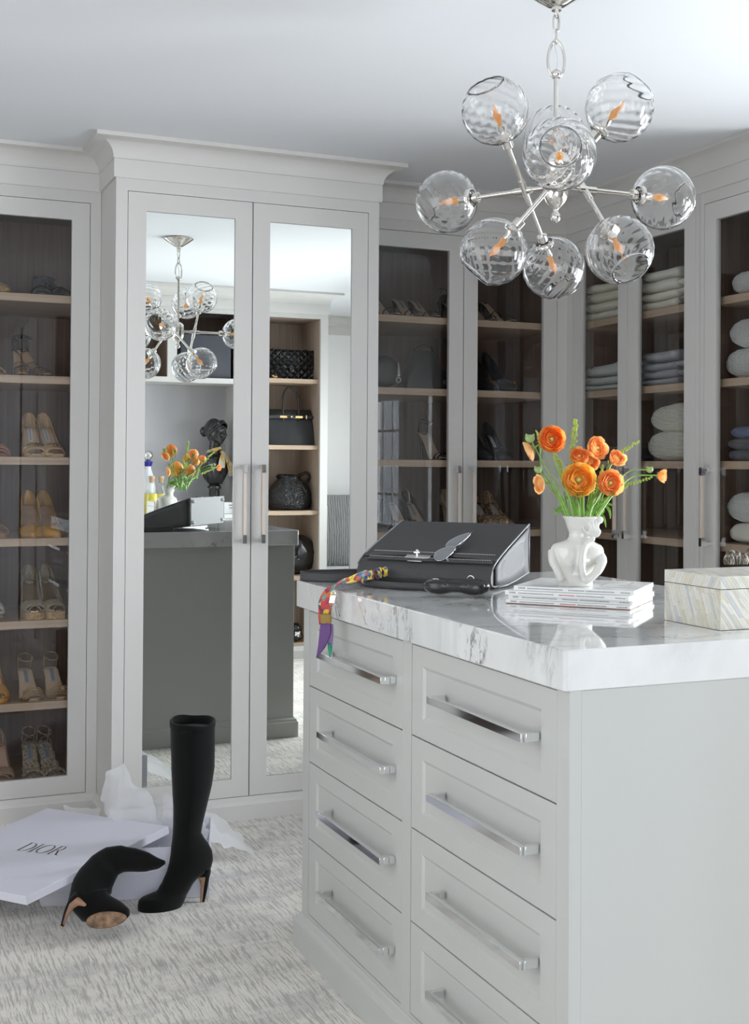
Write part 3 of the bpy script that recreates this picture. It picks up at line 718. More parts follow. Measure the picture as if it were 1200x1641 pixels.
# lettering D I O R, high-contrast serif, laid on the lid; letter space u right, v up (unit height)
def letter(ch_):
    s = []   # list of polygons in (u,v)
    def bar(u0, u1, v0, v1): return [(u0, v0), (u1, v0), (u1, v1), (u0, v1)]
    def ringp(cu, cv, ao, bo, ai, bi, a0, a1, n=20):
        out = []
        for k in range(n):
            t0 = a0+(a1-a0)*k/n; t1 = a0+(a1-a0)*(k+1)/n
            out.append([(cu+ao*cos(t0), cv+bo*sin(t0)), (cu+ao*cos(t1), cv+bo*sin(t1)), (cu+ai*cos(t1), cv+bi*sin(t1)), (cu+ai*cos(t0), cv+bi*sin(t0))])
        return out
    ser = .022
    if ch_ == 'D':
        s = [bar(.10, .20, 0, 1), bar(0, .32, 0, ser), bar(0, .32, 1-ser, 1)]+ringp(.30, .5, .55, .5, .44, .478, -pi/2, pi/2); w = .92
    if ch_ == 'I':
        s = [bar(.10, .20, 0, 1), bar(0, .30, 0, ser), bar(0, .30, 1-ser, 1)]; w = .38
    if ch_ == 'O':
        s = ringp(.5, .5, .5, .515, .39, .49, 0, 2*pi, 36); w = 1.08
    if ch_ == 'R':
        s = [bar(.10, .20, 0, 1), bar(0, .30, 0, ser), bar(0, .36, 1-ser, 1), bar(.2, .36, .5, .5+ser)]+ringp(.36, .76, .27, .24, .17, .218, -pi/2, pi/2)
        s += [[(.34, .51), (.45, .51), (.82, .0), (.70, .0)], bar(.68, .90, 0, ser)]; w = .92
    return s, w
A0 = at(24.5, 1362, 1)-CAMP
def onlid(px, py):
    d = at(px, py, 1)-CAMP; k = (LF-CAMP).dot(nrm)/d.dot(nrm); return CAMP+d*k
o_ = onlid(25, 1362.5); e_ = onlid(92, 1370.8); up_ = onlid(38, 1353)
U = (e_-o_); wtot = sum(letter(c_)[1] for c_ in 'DIOR'); U = U/wtot
V = nrm.cross(U).normalized()*U.length*1.18*1.15
u0 = 0
for c_ in 'DIOR':
    polys, w = letter(c_); g = G()
    for pl in polys:
        g.add([o_+U*(u0+u)+V*v+nrm*.0006 for u, v in pl], [tuple(range(len(pl)))])
    u0 += w; g.make('letter', BRASSINK, lid, kind='stuff')
# open box under it
bd = (Vector((.952, 3.363, 0))-Vector((.706, 3.437, 0))).normalized(); bn = Vector((-bd.y, bd.x, 0))
B1 = Vector((.952, 3.363, 0))
bx = thing('shoe_box', 'white open shoe box on the carpet under the tilted lid', 'box', B1-bd*.23+bn*.14, world=True)
def bw(u0, u1, v0, v1, z0, z1):
    g = G(); g.add([B1-bd*u+bn*v+Vector((0, 0, z)) for z in (z0, z1) for u, v in ((u0, v0), (u1, v0), (u1, v1), (u0, v1))], [(0,3,2,1),(4,5,6,7),(0,1,5,4),(1,2,6,5),(2,3,7,6),(3,0,4,7)]); return g
BH = .142; BL = .46; BW_ = .29
bw(0, BL, 0, .003, .001, BH).make('box_side', PAPER, bx); bw(0, BL, BW_-.003, BW_, .001, BH).make('box_side', PAPER, bx)
bw(0, .003, .003, BW_-.003, .001, BH).make('box_side', PAPER, bx); bw(BL-.003, BL, .003, BW_-.003, .001, BH).make('box_side', PAPER, bx)
bw(.003, BL-.003, .003, BW_-.003, .001, .004).make('box_bottom', PAPER, bx)

m, nt, b = new_mat('white_tissue_paper'); TISSUE = m
b.inputs['Base Color'].default_value = (.90, .90, .93, 1); b.inputs['Roughness'].default_value = .5
tr_ = N(nt, 'ShaderNodeBsdfTranslucent'); tr_.inputs[0].default_value = (.9, .9, .93, 1)
tp_ = N(nt, 'ShaderNodeBsdfTransparent'); m1_ = N(nt, 'ShaderNodeMixShader'); m1_.inputs[0].default_value = .5; m2_ = N(nt, 'ShaderNodeMixShader'); m2_.inputs[0].default_value = .38
nt.links.new(b.outputs[0], m1_.inputs[1]); nt.links.new(tr_.outputs[0], m1_.inputs[2]); nt.links.new(m1_.outputs[0], m2_.inputs[1]); nt.links.new(tp_.outputs[0], m2_.inputs[2]); nt.links.new(m2_.outputs[0], nt.nodes['Material Output'].inputs[0])
def tissue(label, quads, seed, amp=.012, n=34):
    """crumpled sheet over a control grid of world points (rows of equal length)"""
    R_, Cc = len(quads), len(quads[0]); g = G(); vs = []
    rnd = random.Random(seed); sd = Vector((seed*3.7, seed*1.3, 0))
    folds = [(Vector((rnd.uniform(-1, 1), rnd.uniform(-1, 1), rnd.uniform(-1, 1))).normalized(), rnd.uniform(0, 6), rnd.uniform(10, 48)) for _ in range(9)]
    for i in range(n+1):
        for j in range(n+1):
            u = i/n*(R_-1); v = j/n*(Cc-1); a = min(int(u), R_-2); c = min(int(v), Cc-2); fu, fv = u-a, v-c
            p = (Vector(quads[a][c])*(1-fu)*(1-fv)+Vector(quads[a+1][c])*fu*(1-fv)+Vector(quads[a][c+1])*(1-fu)*fv+Vector(quads[a+1][c+1])*fu*fv)
            h = 0
            for d, o, f in folds:
                x = (p.dot(d)*f+o) % 2; h += abs(x-1)-.5
            q = p+Vector((0, 0, 1))*h*amp*.34+_F*h*amp*.55+_R*h*amp*.22+Vector((noise.noise(p*14+sd), noise.noise(p*14-sd), noise.noise(p*14+sd*2)))*amp*.9
            vs.append((q.x, q.y, max(q.z, .003)))
    fs = [(i*(n+1)+j, (i+1)*(n+1)+j, (i+1)*(n+1)+j+1, i*(n+1)+j+1) for i in range(n) for j in range(n)]
    g.add(vs, fs); return tag(g.make('tissue_paper', TISSUE, smooth=.35), label, 'tissue paper', 'white tissue paper spilling from the shoe box')
tissue('white tissue sheet peaking up against the wardrobe corner behind the lid', [[at(172, 1235, 3.72), at(200, 1223, 3.75), at(212, 1245, 3.72), at(240, 1280, 3.70)], [at(163, 1262, 3.70), at(192, 1262, 3.68), at(222, 1275, 3.66), at(250, 1300, 3.64)], [at(158, 1285, 3.68), at(190, 1296, 3.62), at(225, 1305, 3.60), at(258, 1318, 3.58)], [at(165, 1305, 3.66), at(195, 1318, 3.58), at(228, 1330, 3.56), at(262, 1345, 3.54)]], 1, .010)
tissue('white tissue sheet lying in the open box behind the standing boot', [[at(232, 1290, 3.72), at(262, 1273, 3.74), at(292, 1290, 3.72), at(320, 1300, 3.70)], [at(228, 1315, 3.64), at(260, 1305, 3.62), at(295, 1312, 3.62), at(330, 1325, 3.60)], [at(235, 1345, 3.56), at(262, 1345, 3.52), at(300, 1345, 3.50), at(335, 1348, 3.50)], [at(225, 1390, 3.50), at(262, 1392, 3.48), at(300, 1390, 3.47), at(334, 1375, 3.49)]], 2, .012)
tissue('white tissue tail trailing onto the carpet right of the standing boot', [[at(325, 1293, 3.74), at(345, 1305, 3.78), at(372, 1325, 3.86), at(390, 1345, 3.86)], [at(320, 1315, 3.66), at(343, 1328, 3.68), at(372, 1345, 3.76), at(398, 1358, 3.80)], [at(318, 1340, 3.58), at(342, 1350, 3.62), at(370, 1358, 3.74), at(412, 1370, 3.78)]], 3, .008)
tissue('white tissue corner poking out behind the lid under the shoe cabinet', [[at(100, 1292, 3.86), at(125, 1296, 3.88), at(158, 1296, 3.85)], [at(112, 1304, 3.80), at(135, 1305, 3.78), at(160, 1308, 3.74)]], 4, .006, 14)
tissue('white tissue flap hanging in front of the box beneath the lid', [[at(60, 1440, 3.34), at(95, 1432, 3.36), at(130, 1420, 3.38)], [at(68, 1453, 3.33), at(100, 1452, 3.33), at(132, 1446, 3.33)]], 5, .004, 14)
tissue('white tissue flap over the front box wall beside the fallen boot', [[at(225, 1352, 3.53), at(255, 1356, 3.50), at(272, 1362, 3.50)], [at(200, 1398, 3.41), at(235, 1394, 3.41), at(268, 1388, 3.42)], [at(190, 1404, 3.405), at(230, 1400, 3.405), at(266, 1392, 3.41)]], 6, .004, 16)

# ------------------------------------------------------------------ handbag on the marble
P1 = Vector((1.589, 2.713, 0)); P2 = Vector((1.363, 2.985, 0)); LV = (P2-P1).normalized(); HV = Vector((LV.y, -LV.x, 0)); BLn = (P2-P1).length
TOPC = .915
bag = thing('handbag', 'large charcoal leather top-handle handbag lying on its back on the marble', 'handbag', (P1+P2)/2-HV*.12+Vector((0, 0, TOPC)), world=True)
def bp_(l, h, z): return P1+LV*l+HV*h+Vector((0, 0, z))
top_prof = [(0, 1.060), (-.05, 1.043), (-.10, 1.026), (-.15, 1.009), (-.19, .994), (-.215, .984), (-.235, .974), (-.250, .962), (-.258, .948), (-.258, .935), (-.250, .925), (-.235, .921), (-.20, .920), (-.15, .921), (-.10, .926), (-.05, .933), (0, .940)]
def topz(h): 
    return interp([(-.258, .948), (-.250, .962), (-.235, .974), (-.215, .984), (-.19, .994), (-.15, 1.009), (0, 1.060)], h)
rings = []
for l in (0, .004, .012, .05, .10, .15, .20, .25, .30, BLn-.012, BLn-.004, BLn):
    e = min(l, BLn-l); sh = .0025 if e < .002 else 0
    sag = .004*sin(pi*l/BLn)
    rings.append([bp_(l, h+(sh if h < -.2 else 0), (z-sag*(1-abs(h+.13)/.14) if z > .96 and -.26 < h < -.01 else z)) for h, z in top_prof])
bod = G().loft(rings).make('body', BAGL, bag, smooth=.6)
# gusset: side panel pressed in with a light painted edge
for lend, sg in ((0, -1), (BLn, 1)):
    g = G(); vs = []
    K = 8
    for i in range(K+1):
        h = -.012-.225*i/K; zt = topz(h)-.004; zb = interp([(-.25, .924), (-.15, .922), (0, .941)], h)+.002
        for j in range(5):
            f = j/4; vs.append(bp_(lend+sg*(.0035-.010*sin(pi*f)*sin(pi*min(1, (i+.8)/K))), h, zb+(zt-zb)*f))
    g.add(vs, [(i*5+j, (i+1)*5+j, (i+1)*5+j+1, i*5+j+1) for i in range(K) for j in range(4)])
    g.make('gusset', BAGL, bag, smooth=1, solid=.003)
    ed = [bp_(lend+sg*.001, h, topz(h)+.0005) for h in (0, -.05, -.10, -.15, -.19, -.215, -.235, -.248)]
    G().tube(ed, .0019, 6).make('piping', BAGE, bag, smooth=True)
    G().tube([bp_(lend+sg*.001, h, z) for h, z in ((0, .94), (-.05, .933), (-.10, .926), (-.15, .921), (-.21, .920))], .0019, 6).make('piping', BAGE, bag, smooth=True)
    G().tube([bp_(lend+sg*.001, .0, .94), bp_(lend+sg*.001, 0, 1.06)], .0019, 6).make('piping', BAGE, bag, smooth=True)
G().add([bp_(.004, .0012, .944), bp_(BLn-.004, .0012, .944), bp_(BLn-.004, .0012, 1.056), bp_(.004, .0012, 1.056)], [(0, 1, 2, 3)]).make('bottom_panel', BAGL, bag, solid=.002)
for l in (.022, BLn-.022):
    for z in (.955, 1.045):
        G().lathe([(0, 0), (.0085, 0), (.0085, .002), (.0065, .006), (.003, .008), (0, .0085)], 14, bp_(l, .002, z), HV).make('foot', SILVER, bag, smooth=.8)
# flap seam and closing straps
def surf(l, h, d=0): return bp_(l, h, topz(h)+d)
G().band([surf(l, -.232, .0035) for l in (.006, .05, .12, .17, .19, .24, .30, BLn-.02)], .014, .0035, up=HV*1+Vector((0, 0, .35))).make('front_strap', BAGL, bag, bevel=.001)
G().band([surf(l, -.205+.012*abs(2*l/BLn-1)**3*(-1), .0022) for l in [BLn*k/12 for k in range(13)]], .018, .002, up=HV*1+Vector((0, 0, .35))).make('flap_edge', BAGL, bag, bevel=.0006)
st = G()
for k in range(52):
    l = .012+k*(BLn-.03)/52
    for hh in (-.199, -.2255): st.tube([surf(l, hh, .0048), surf(l+.004, hh, .0048)], .0006, 4)
st.make('stitching', pm('white_thread', (.75, .75, .75), .7), bag, kind='stuff')
# turn lock
lc = .205
g = G().band([surf(lc-.035, -.224, .0058), surf(lc+.030, -.224, .0058)], .017, .0022, up=HV+Vector((0, 0, .35))); g.make('lock_plate', SILVER, bag, bevel=.0006)
G().band([surf(lc-.020, -.2405, .0060), surf(lc+.018, -.2405, .0060)], .003, .0022, up=HV+Vector((0, 0, .35))).make('lock_bar', SILVER, bag, bevel=.0005)
g = G().tube([surf(lc, -.224, .006), surf(lc, -.224, .016)], .003, 10); g.tube([surf(lc-.008, -.224, .016), surf(lc+.008, -.224, .016)], .0028, 10); g.ball(surf(lc, -.224, .020), .004); g.make('turn_knob', SILVER, bag, smooth=.7)
# handle lying in front, its two rings
hp = spline([bp_(.325, -.262, .938), bp_(.322, -.285, .930), bp_(.300, -.312, .925), bp_(.25, -.330, .924), bp_(.18, -.334, .924), bp_(.11, -.328, .925), bp_(.065, -.308, .928), bp_(.050, -.285, .933), bp_(.048, -.262, .940)], 6)
G().tube(hp, .0085, 12).make('handle', BAGL, bag, smooth=True)
for l in (.325, .048):
    c0 = bp_(l, -.262, .940)
    G().tube([c0+LV*.009*cos(2*pi*k/16)+Vector((0, 0, .009*sin(2*pi*k/16))) for k in range(16)], .0018, 6, closed=True).make('ring', SILVER, bag, smooth=True)
# long shoulder strap: standing loop reaching the counter corner
sp = [bp_(.335, -.268, .930)]
sp = spline([Vector((1.262, 2.865, .9275)), Vector((1.20, 2.845, .9275)), Vector((1.14, 2.857, .9275)), Vector((1.095, 2.882, .9275)), Vector((1.068, 2.915, .9275)), Vector((1.063, 2.938, .9275)), Vector((1.078, 2.956, .9275)), Vector((1.11, 2.962, .9275)), Vector((1.17, 2.958, .9275)), Vector((1.24, 2.95, .9275)), Vector((1.30, 2.95, .9275))], 6)
G().band(sp, .023, .0045, up=(0, 0, 1)).make('shoulder_strap', BAGL, bag, bevel=.0012)
g = G()
for dz in (.0095, -.0095): g.tube([p+Vector((0, 0, dz)) for p in sp[2:-2]], .0028, 5)
g.make('strap_edge', pm('strap_edge_black', (.02, .02, .02), .3), bag, kind='stuff')

# ------------------------------------------------------------------ silk twill scarf and padlock on the handle ring
m, nt, b = new_mat('multicolour_silk_twill'); SILK = m; L = nt.links
tc = N(nt, 'ShaderNodeTexCoord'); vo = N(nt, 'ShaderNodeTexVoronoi', Scale=105.0); vo.distance = 'CHEBYCHEV'; vo.inputs['Randomness'].default_value = .75
L.new(tc.outputs['Object'], vo.inputs[0]); sp_ = N(nt, 'ShaderNodeSeparateColor'); L.new(vo.outputs['Color'], sp_.inputs[0])
r = N(nt, 'ShaderNodeValToRGB'); r.color_ramp.interpolation = 'CONSTANT'; cr = r.color_ramp
cs = [(0, (.62, .45, .02)), (.20, (.45, .03, .03)), (.38, (.03, .05, .16)), (.50, (.70, .52, .03)), (.64, (.10, .28, .22)), (.74, (.28, .02, .05)), (.86, (.08, .10, .28)), (.94, (.55, .12, .04))]
cr.elements[0].position = 0; cr.elements[0].color = (*cs[0][1], 1); cr.elements[1].position = cs[1][0]; cr.elements[1].color = (*cs[1][1], 1)
for p_, c_ in cs[2:]: e = cr.elements.new(p_); e.color = (*c_, 1)
L.new(sp_.outputs[0], r.inputs[0]); L.new(r.outputs[0], b.inputs['Base Color']); b.inputs['Roughness'].default_value = .45; b.inputs['Sheen Weight'].default_value = .3
PURPLE = pm('purple_silk', (.085, .022, .14), .45, sheen=.3); GREEN = pm('green_silk', (.0, .30, .13), .45); OCHRE = pm('ochre_silk', (.25, .15, .02), .5); LILACS = pm('lilac_silk', (.26, .15, .36), .45); REDS = pm('red_silk', (.45, .02, .02), .5)
sc_ = thing('silk_scarf', 'multicoloured silk twill scarf knotted on the handbag ring and hanging over the counter', 'scarf', at(560, 930, 3.0), world=True)
def ribbon(pts, mats, name, th=.0018, wave=.004, nf=7):
    """pts: list of (centre, half-width vector)"""
    g = G(); vs = []; n = len(pts)
    for i, (c, w) in enumerate(pts):
        for k in range(nf+1):
            f = k/nf*2-1
            vs.append(Vector(c)+Vector(w)*f+Vector((0.3, -.5, .6)).normalized()*wave*sin(f*5+i*.7)*(.6+.4*sin(i*.9)))
    g.add(vs, [(i*(nf+1)+k, (i+1)*(nf+1)+k, (i+1)*(nf+1)+k+1, i*(nf+1)+k+1) for i in range(n-1) for k in range(nf)])
    return g.make(name, mats, sc_, smooth=1.2, solid=th)
# knot wraps near the ring
g = G(); rr = random.Random(3)
kc = [at(616, 916, 2.985), at(606, 918, 2.980), at(594, 922, 2.975), at(584, 926, 2.968)]
for i, c in enumerate(kc):
    for a in (0, 1):
        ax_ = (kc[-1]-kc[0]).normalized(); q = Vector((0, 0, 1)).rotation_difference((ax_+Vector((0, 0, .5 if a else -.4))).normalized())
        R0 = .0085+.002*(i % 2)+.001*a
        g.tube([c+q @ Vector((R0*cos(2*pi*k/14), R0*sin(2*pi*k/14), 0)) for k in range(14)], .0046, 6, closed=True, flat=.6)
g.make('knot', SILK, sc_, smooth=True)
up0 = (at(560, 920, 2.95)-at(560, 940, 2.95)).normalized()
main = [(596, 921, 2.955, 8, 7), (578, 924, 2.93, 8, 2), (560, 929, 2.90, 8.5, -2), (543, 934, 2.87, 9, -6), (530, 941, 2.845, 10, -5), (524, 954, 2.83, 11, -1.5), (521, 971, 2.828, 10.5, 0), (521, 988, 2.83, 9.5, .5)]
def rib(tab, name, mat_, wave=.003, dx=0):
    pts = []
    for i, (x, y, D, hw, sl_) in enumerate(tab):
        a = at(x-hw*(1 if y > 945 else .35), y+(-1 if y > 945 else 1)*(hw if y <= 945 else 0)*1.0, D); c = at(x, y, D)
        w = (c-a) if y > 945 else (c-at(x, y-hw, D))
        pts.append((c, w))
    return pts
pts = []
for i, (x, y, D, hw, s_) in enumerate(main):
    t_ = smooth01(i/(len(main)-2)); c = at(x, y, D); wv = at(x, y-hw*1.0, D)-c; wh = at(x+hw, y, D)-c
    pts.append((c, wv*(1-t_)+wh*t_))
def densify(pts, k=4):
    cs = spline([p for p, w in pts], k); ws = spline([w for p, w in pts], k); return list(zip(cs, ws))
ribbon(densify(pts), SILK, 'scarf_body', wave=.0022)
t2 = [(c+Vector((.004, .012, -.003)), w*.8) for c, w in pts]
ribbon(densify(t2), REDS, 'scarf_under_fold', wave=.002)
def tail(polyline, mat_, name):
    pts = [(at((xa+xb)/2, y, D), (at(xb, y, D)-at(xa, y, D))/2) for xa, xb, y, D in polyline]
    ribbon(densify(pts, 3), mat_, name, wave=.0012, nf=6)
tail([(512, 531, 984, 2.822), (513, 531, 994, 2.82), (513, 530, 1000, 2.82)], OCHRE, 'scarf_border')
tail([(513, 531, 999, 2.82), (512, 531, 1010, 2.818), (511, 528, 1022, 2.816), (509, 522, 1036, 2.815), (507.5, 513, 1048, 2.815), (507, 508, 1054, 2.815)], PURPLE, 'scarf_tail')
tail([(527, 534, 1000, 2.83), (526, 534, 1015, 2.829), (525, 533, 1032, 2.828), (526, 531, 1048, 2.828)], LILACS, 'scarf_tail')
tail([(525, 530, 1031, 2.824), (526, 531, 1042, 2.824), (527.5, 529.5, 1053, 2.824)], GREEN, 'scarf_tip')
tail([(510.5, 514, 975, 2.824), (510.8, 514, 990, 2.823), (511.5, 513, 1001, 2.823)], REDS, 'scarf_edge')
pk = thing('padlock', 'small silver padlock hanging beside the scarf over the marble edge', 'padlock', at(533, 970, 2.815), world=True)
c = at(533, 958, 2.815)
G().add([c+_R*u+Vector((0, 0, w))+_F*d for d in (-.0025, .0025) for u, w in ((-.009, -.012), (.004, -.012), (.008, .006), (-.005, .006))], [(0,1,2,3),(7,6,5,4),(0,4,5,1),(1,5,6,2),(2,6,7,3),(3,7,4,0)]).make('lock_body', SILVER, pk, bevel=.0008)
G().tube([c+_R*(.0015+.0045*cos(a))+Vector((0, 0, .006+.010*sin(a))) for a in [pi*k/10 for k in range(11)]], .0012, 6).make('shackle', SILVER, pk, smooth=True)

# ------------------------------------------------------------------ cat-eye sunglasses on the bag
sg = thing('sunglasses', 'folded silver-grey cat-eye sunglasses lying on the charcoal handbag', 'sunglasses', surf(.12, -.19, .004), world=True)
SGF = pm('gunmetal_frame', (.45, .45, .47), .15, 1); LENS = pm('grey_gradient_lens', (.24, .25, .27), .12, .4, coat=.5)
_n = (bp_(0, -.19, .994)-bp_(0, 0, 1.06)).cross(LV).normalized(); _n = _n if _n.z > 0 else -_n; _o = bp_(0, 0, 1.06)
def ob(px, py, up=.003):
    d = at(px, py, 1)-CAMP; return CAMP+d*(((_o+_n*up)-CAMP).dot(_n)/d.dot(_n))
def lens(cx, cy, a_, b_2, ang, D):
    pl = []
    for k in range(24):
        t_ = 2*pi*k/24; x = a_*cos(t_)*(1.12 if cos(t_) > 0 else 1); y = b_2*sin(t_)*(1-.35*cos(t_))
        pl.append((cx+x*cos(ang)-y*sin(ang), cy+x*sin(ang)+y*cos(ang)))
    front = [ob(x, y, D+.0035+.35*(cy+8-y)*.0015) for x, y in pl]; back = [p-_n*.0018 for p in front]
    G().loft([back, front]).make('lens', LENS, sg, smooth=.4)
    G().tube([p-_n*.0009 for p in front], .0015, 6, closed=True).make('lens_rim', SGF, sg, smooth=True)
DS = .003
lens(712, 886, 18, 8, -.50, DS); lens(733, 866, 21, 6, -.52, DS+.010)
G().tube(spline([ob(732, 871, .010), ob(736, 873, .014), ob(738, 869, .014)], 5), .0013, 6).make('bridge', SGF, sg, smooth=True)
for a in (((708, 890, .006), (716, 896, .004), (719, 898, .003)), ((757, 852, .012), (745, 868, .006), (730, 886, .004), (724, 892, .003))):
    G().band(spline([ob(*p) for p in a], 5), .003, .0016, up=(0, 0, 1)).make('temple', SGF, sg)
G().tube([ob(713, 892, .005), ob(718, 899, .003)], .0025, 8).make('nose_pad', SILVER, sg)

# ------------------------------------------------------------------ quilted glasses case
QUILT, nt, b = new_mat('quilted_black_lambskin')
b.inputs['Base Color'].default_value = (.006, .006, .007, 1); b.inputs['Roughness'].default_value = .26; b.inputs['Coat Weight'].default_value = .25
tc = N(nt, 'ShaderNodeTexCoord'); mp = N(nt, 'ShaderNodeMapping'); mp.inputs['Rotation'].default_value = (0, 0, pi/4); nt.links.new(tc.outputs['Object'], mp.inputs[0])
hs = []
for d_ in ('X', 'Y'):
    w_ = N(nt, 'ShaderNodeTexWave', Scale=9.5); w_.bands_direction = d_; nt.links.new(mp.outputs[0], w_.inputs[0])
    pw = N(nt, 'ShaderNodeMath', operation='POWER'); pw.inputs[1].default_value = .25; nt.links.new(w_.outputs['Fac'], pw.inputs[0]); hs.append(pw)
mn = N(nt, 'ShaderNodeMath', operation='MINIMUM'); nt.links.new(hs[0].outputs[0], mn.inputs[0]); nt.links.new(hs[1].outputs[0], mn.inputs[1])
bp = N(nt, 'ShaderNodeBump', Strength=.6, Distance=.004); nt.links.new(mn.outputs[0], bp.inputs['Height']); nt.links.new(bp.outputs[0], b.inputs['Normal'])
CC0, CC1 = on(679, 948, 'z', .925), on(785, 951, 'z', .925)
cax = (CC1-CC0).normalized(); can = Vector((-cax.y, cax.x, 0)); CLn = (CC1-CC0).length; cm = (CC0+CC1)/2
case = tag(G().box(0, 0, 0, 0, 0, 0).make('x', BLACKG), 'x', 'x') if 0 else None
case = thing('glasses_case', 'quilted glossy black leather glasses case lying before the handbag', 'glasses case', (cm.x, cm.y, TOPC), math.atan2(cax.y, cax.x))
def case_half(z0, z1, s):
    rings = []; n = 30
    for k in range(9):
        f = k/8; zz = (1-(1-f)**2.2)**.5 if s > 0 else (1-(1-f)**2.6)**.5
        # from rim (k=0 at seam) to crown
        rad = (1-f**2.6)**.42 if f < 1 else .04
        z = .024+s*(z1*f)
        ring = []
        for j in range(n):
            a = 2*pi*j/n; ca, sa = cos(a), sin(a)
            x = CLn/2*abs(ca)**.75*(1 if ca > 0 else -1)*rad; y = .031*abs(sa)**.8*(1 if sa > 0 else -1)*rad
            waist = 1-.10*math.exp(-(x/.03)**2); zz_ = z
            if s < 0: zz_ = max(.0008, z+.010*math.exp(-(x/.026)**2)*f)
            else: zz_ = z-.004*math.exp(-(x/.03)**2)*f
            ring.append((x, y*waist, zz_))
        rings.append(ring)
    return G().loft(rings)
case_half(0, .020, 1).make('case_lid', QUILT, case, smooth=1.0); case_half(0, .0225, -1).make('case_base', BLACKG, case, smooth=1.0)
def cring(c, r, a0, a1, tilt=(0, 0)): return [Vector(c)+Vector((r*cos(a0+(a1-a0)*k/14), -.7*r*sin(a0+(a1-a0)*k/14)*.9, .6*r*sin(a0+(a1-a0)*k/14))) for k in range(15)]
for sx, a0, a1 in ((-.0022, .7, 5.58), (.0022, pi+.7, pi+5.58)):
    G().tube(cring((-CLn/2+.030+sx, -.0205, .0385), .0048, a0, a1), .0008, 6).make('emblem', SILVER, case, smooth=True)
# ------------------------------------------------------------------ magazines, vase and flowers
MA, MB_ = Vector((1.301, 2.314, 0)), Vector((1.478, 2.116, 0)); md_ = (MB_-MA).normalized(); mn_ = Vector((-md_.y, md_.x, 0)); ML = (MB_-MA).length
COVER = pm('pale_magazine_cover', (.74, .74, .74), .25, vary=.10, vscale=14); SPINE = pm('white_magazine_spine', (.80, .80, .79), .35)
SPINEB = pm('brown_magazine_back', (.20, .09, .05), .4); INK = pm('grey_print', (.25, .25, .26), .5); INKR = pm('red_print', (.45, .12, .08), .5)
mags = [(.0, .0, .0, 'bottom magazine of the stack, thin brown line along its foot'), (.004, .002, .012, 'second magazine from the bottom of the stack under the vase'), (-.002, -.002, -.010, 'third magazine from the bottom, just under the top one'), (.014, .008, .03, 'top magazine of the stack, carrying the white bust vase')]
MT = .0094
for i, (du, dv, ang, lab) in enumerate(mags):
    z0 = TOPC+.0003+i*MT; z1 = z0+MT-.0004
    o_ = MA+md_*du+mn_*dv
    e1 = Vector((md_.x*cos(ang)-md_.y*sin(ang), md_.x*sin(ang)+md_.y*cos(ang), 0)); e2 = Vector((-e1.y, e1.x, 0)); LM = ML-(.010 if i == 3 else 0); WM = .212
    def q(u, v, z): return o_+e1*u+e2*v+Vector((0, 0, z))
    t = thing('magazine', lab, 'magazine', o_+e1*LM/2+e2*WM/2+Vector((0, 0, z0)), group='magazines under the vase', world=True)
    def slab(u0, u1, v0, v1, za, zb, nm, mt, g=None):
        return G().add([q(u, v, z) for z in (za, zb) for u, v in ((u0, v0), (u1, v0), (u1, v1), (u0, v1))], [(0,3,2,1),(4,5,6,7),(0,1,5,4),(1,2,6,5),(2,3,7,6),(3,0,4,7)]).make(nm, mt, t)
    # pages fan out towards the right-hand edge
    g = G(); K = 7
    for k in range(K):
        za = z0+.0012+(z1-z0-.0024)*k/K; zb = za+(z1-z0-.0024)/K*.82; ov = .0015+.004*((k*37+i*11) % 5)/5
        g.add([q(u, v, z) for z in (za, zb) for u, v in ((.001, .001), (LM-.0012+.0006*(k % 3), .001), (LM-.0012+.0006*(k % 3), WM-ov), (.001, WM-ov))], [(0,3,2,1),(4,5,6,7),(0,1,5,4),(1,2,6,5),(2,3,7,6),(3,0,4,7)])
    g.make('pages', WHITEPAGE, t, kind='stuff')
    slab(0, LM, -.0004, .0012, z0, z1, 'spine', SPINE); slab(0, LM, .0012, WM, z1-.0009, z1, 'cover', COVER); slab(0, LM, .0012, WM, z0, z0+.0009, 'back_cover', SPINEB if i == 0 else SPINE)
    if i == 0: slab(0, LM, -.0006, .0002, z0, z0+.0016, 'foot_line', SPINEB)
    # spine print: short title, long date line, end mark (too small to read)
    rn = random.Random(i)
    for seg, (ua, ub, mt) in enumerate(((.010, .022, INK), (.030, .105, INK), (.118, .150, INKR if i in (0, 2) else INK), (.155, .215, INK), (LM-.028, LM-.008, INK))):
        g = G(); u = ua
        while u < ub:
            wv = rn.uniform(.0012, .0024); g.add([q(u, -.0006, z0+MT*.36), q(u+wv, -.0006, z0+MT*.36), q(u+wv, -.0006, z0+MT*(.62 if seg else .72)), q(u, -.0006, z0+MT*(.62 if seg else .72))], [(0, 1, 2, 3)]); u += wv+rn.uniform(.0005, .0012)
        g.make('spine_print', mt, t, kind='stuff')
    if i == 3:
        for k, (u, v, du_, dv_) in enumerate(((.05, .15, .10, .004), (.165, .08, .004, .10), (.17, .06, .07, .004), (.20, .10, .045, .004), (.035, .09, .05, .003), (.215, .13, .004, .06))):
            G().add([q(u, v, z1+.0003), q(u+du_, v, z1+.0003), q(u+du_, v+dv_, z1+.0003), q(u, v+dv_, z1+.0003)], [(0, 1, 2, 3)]).make('cover_print', INK, t)
VZ = TOPC+4*MT+.0005
vb = on(921, 938.5, 'z', VZ); VD = (vb-CAMP).dot(_F)
def vpt(px, py): return at(px, py, VD)
SV = VD/F_PX
vdir = Vector((vb.x, vb.y, 0)).normalized(); vr = Vector((vdir.y, -vdir.x, 0))
vase = thing('vase', 'white glazed vase shaped as a headless woman torso on the magazines', 'vase', (vb.x, vb.y, VZ), world=True)
def ppx(py): return (941-py)*SV   # height above base
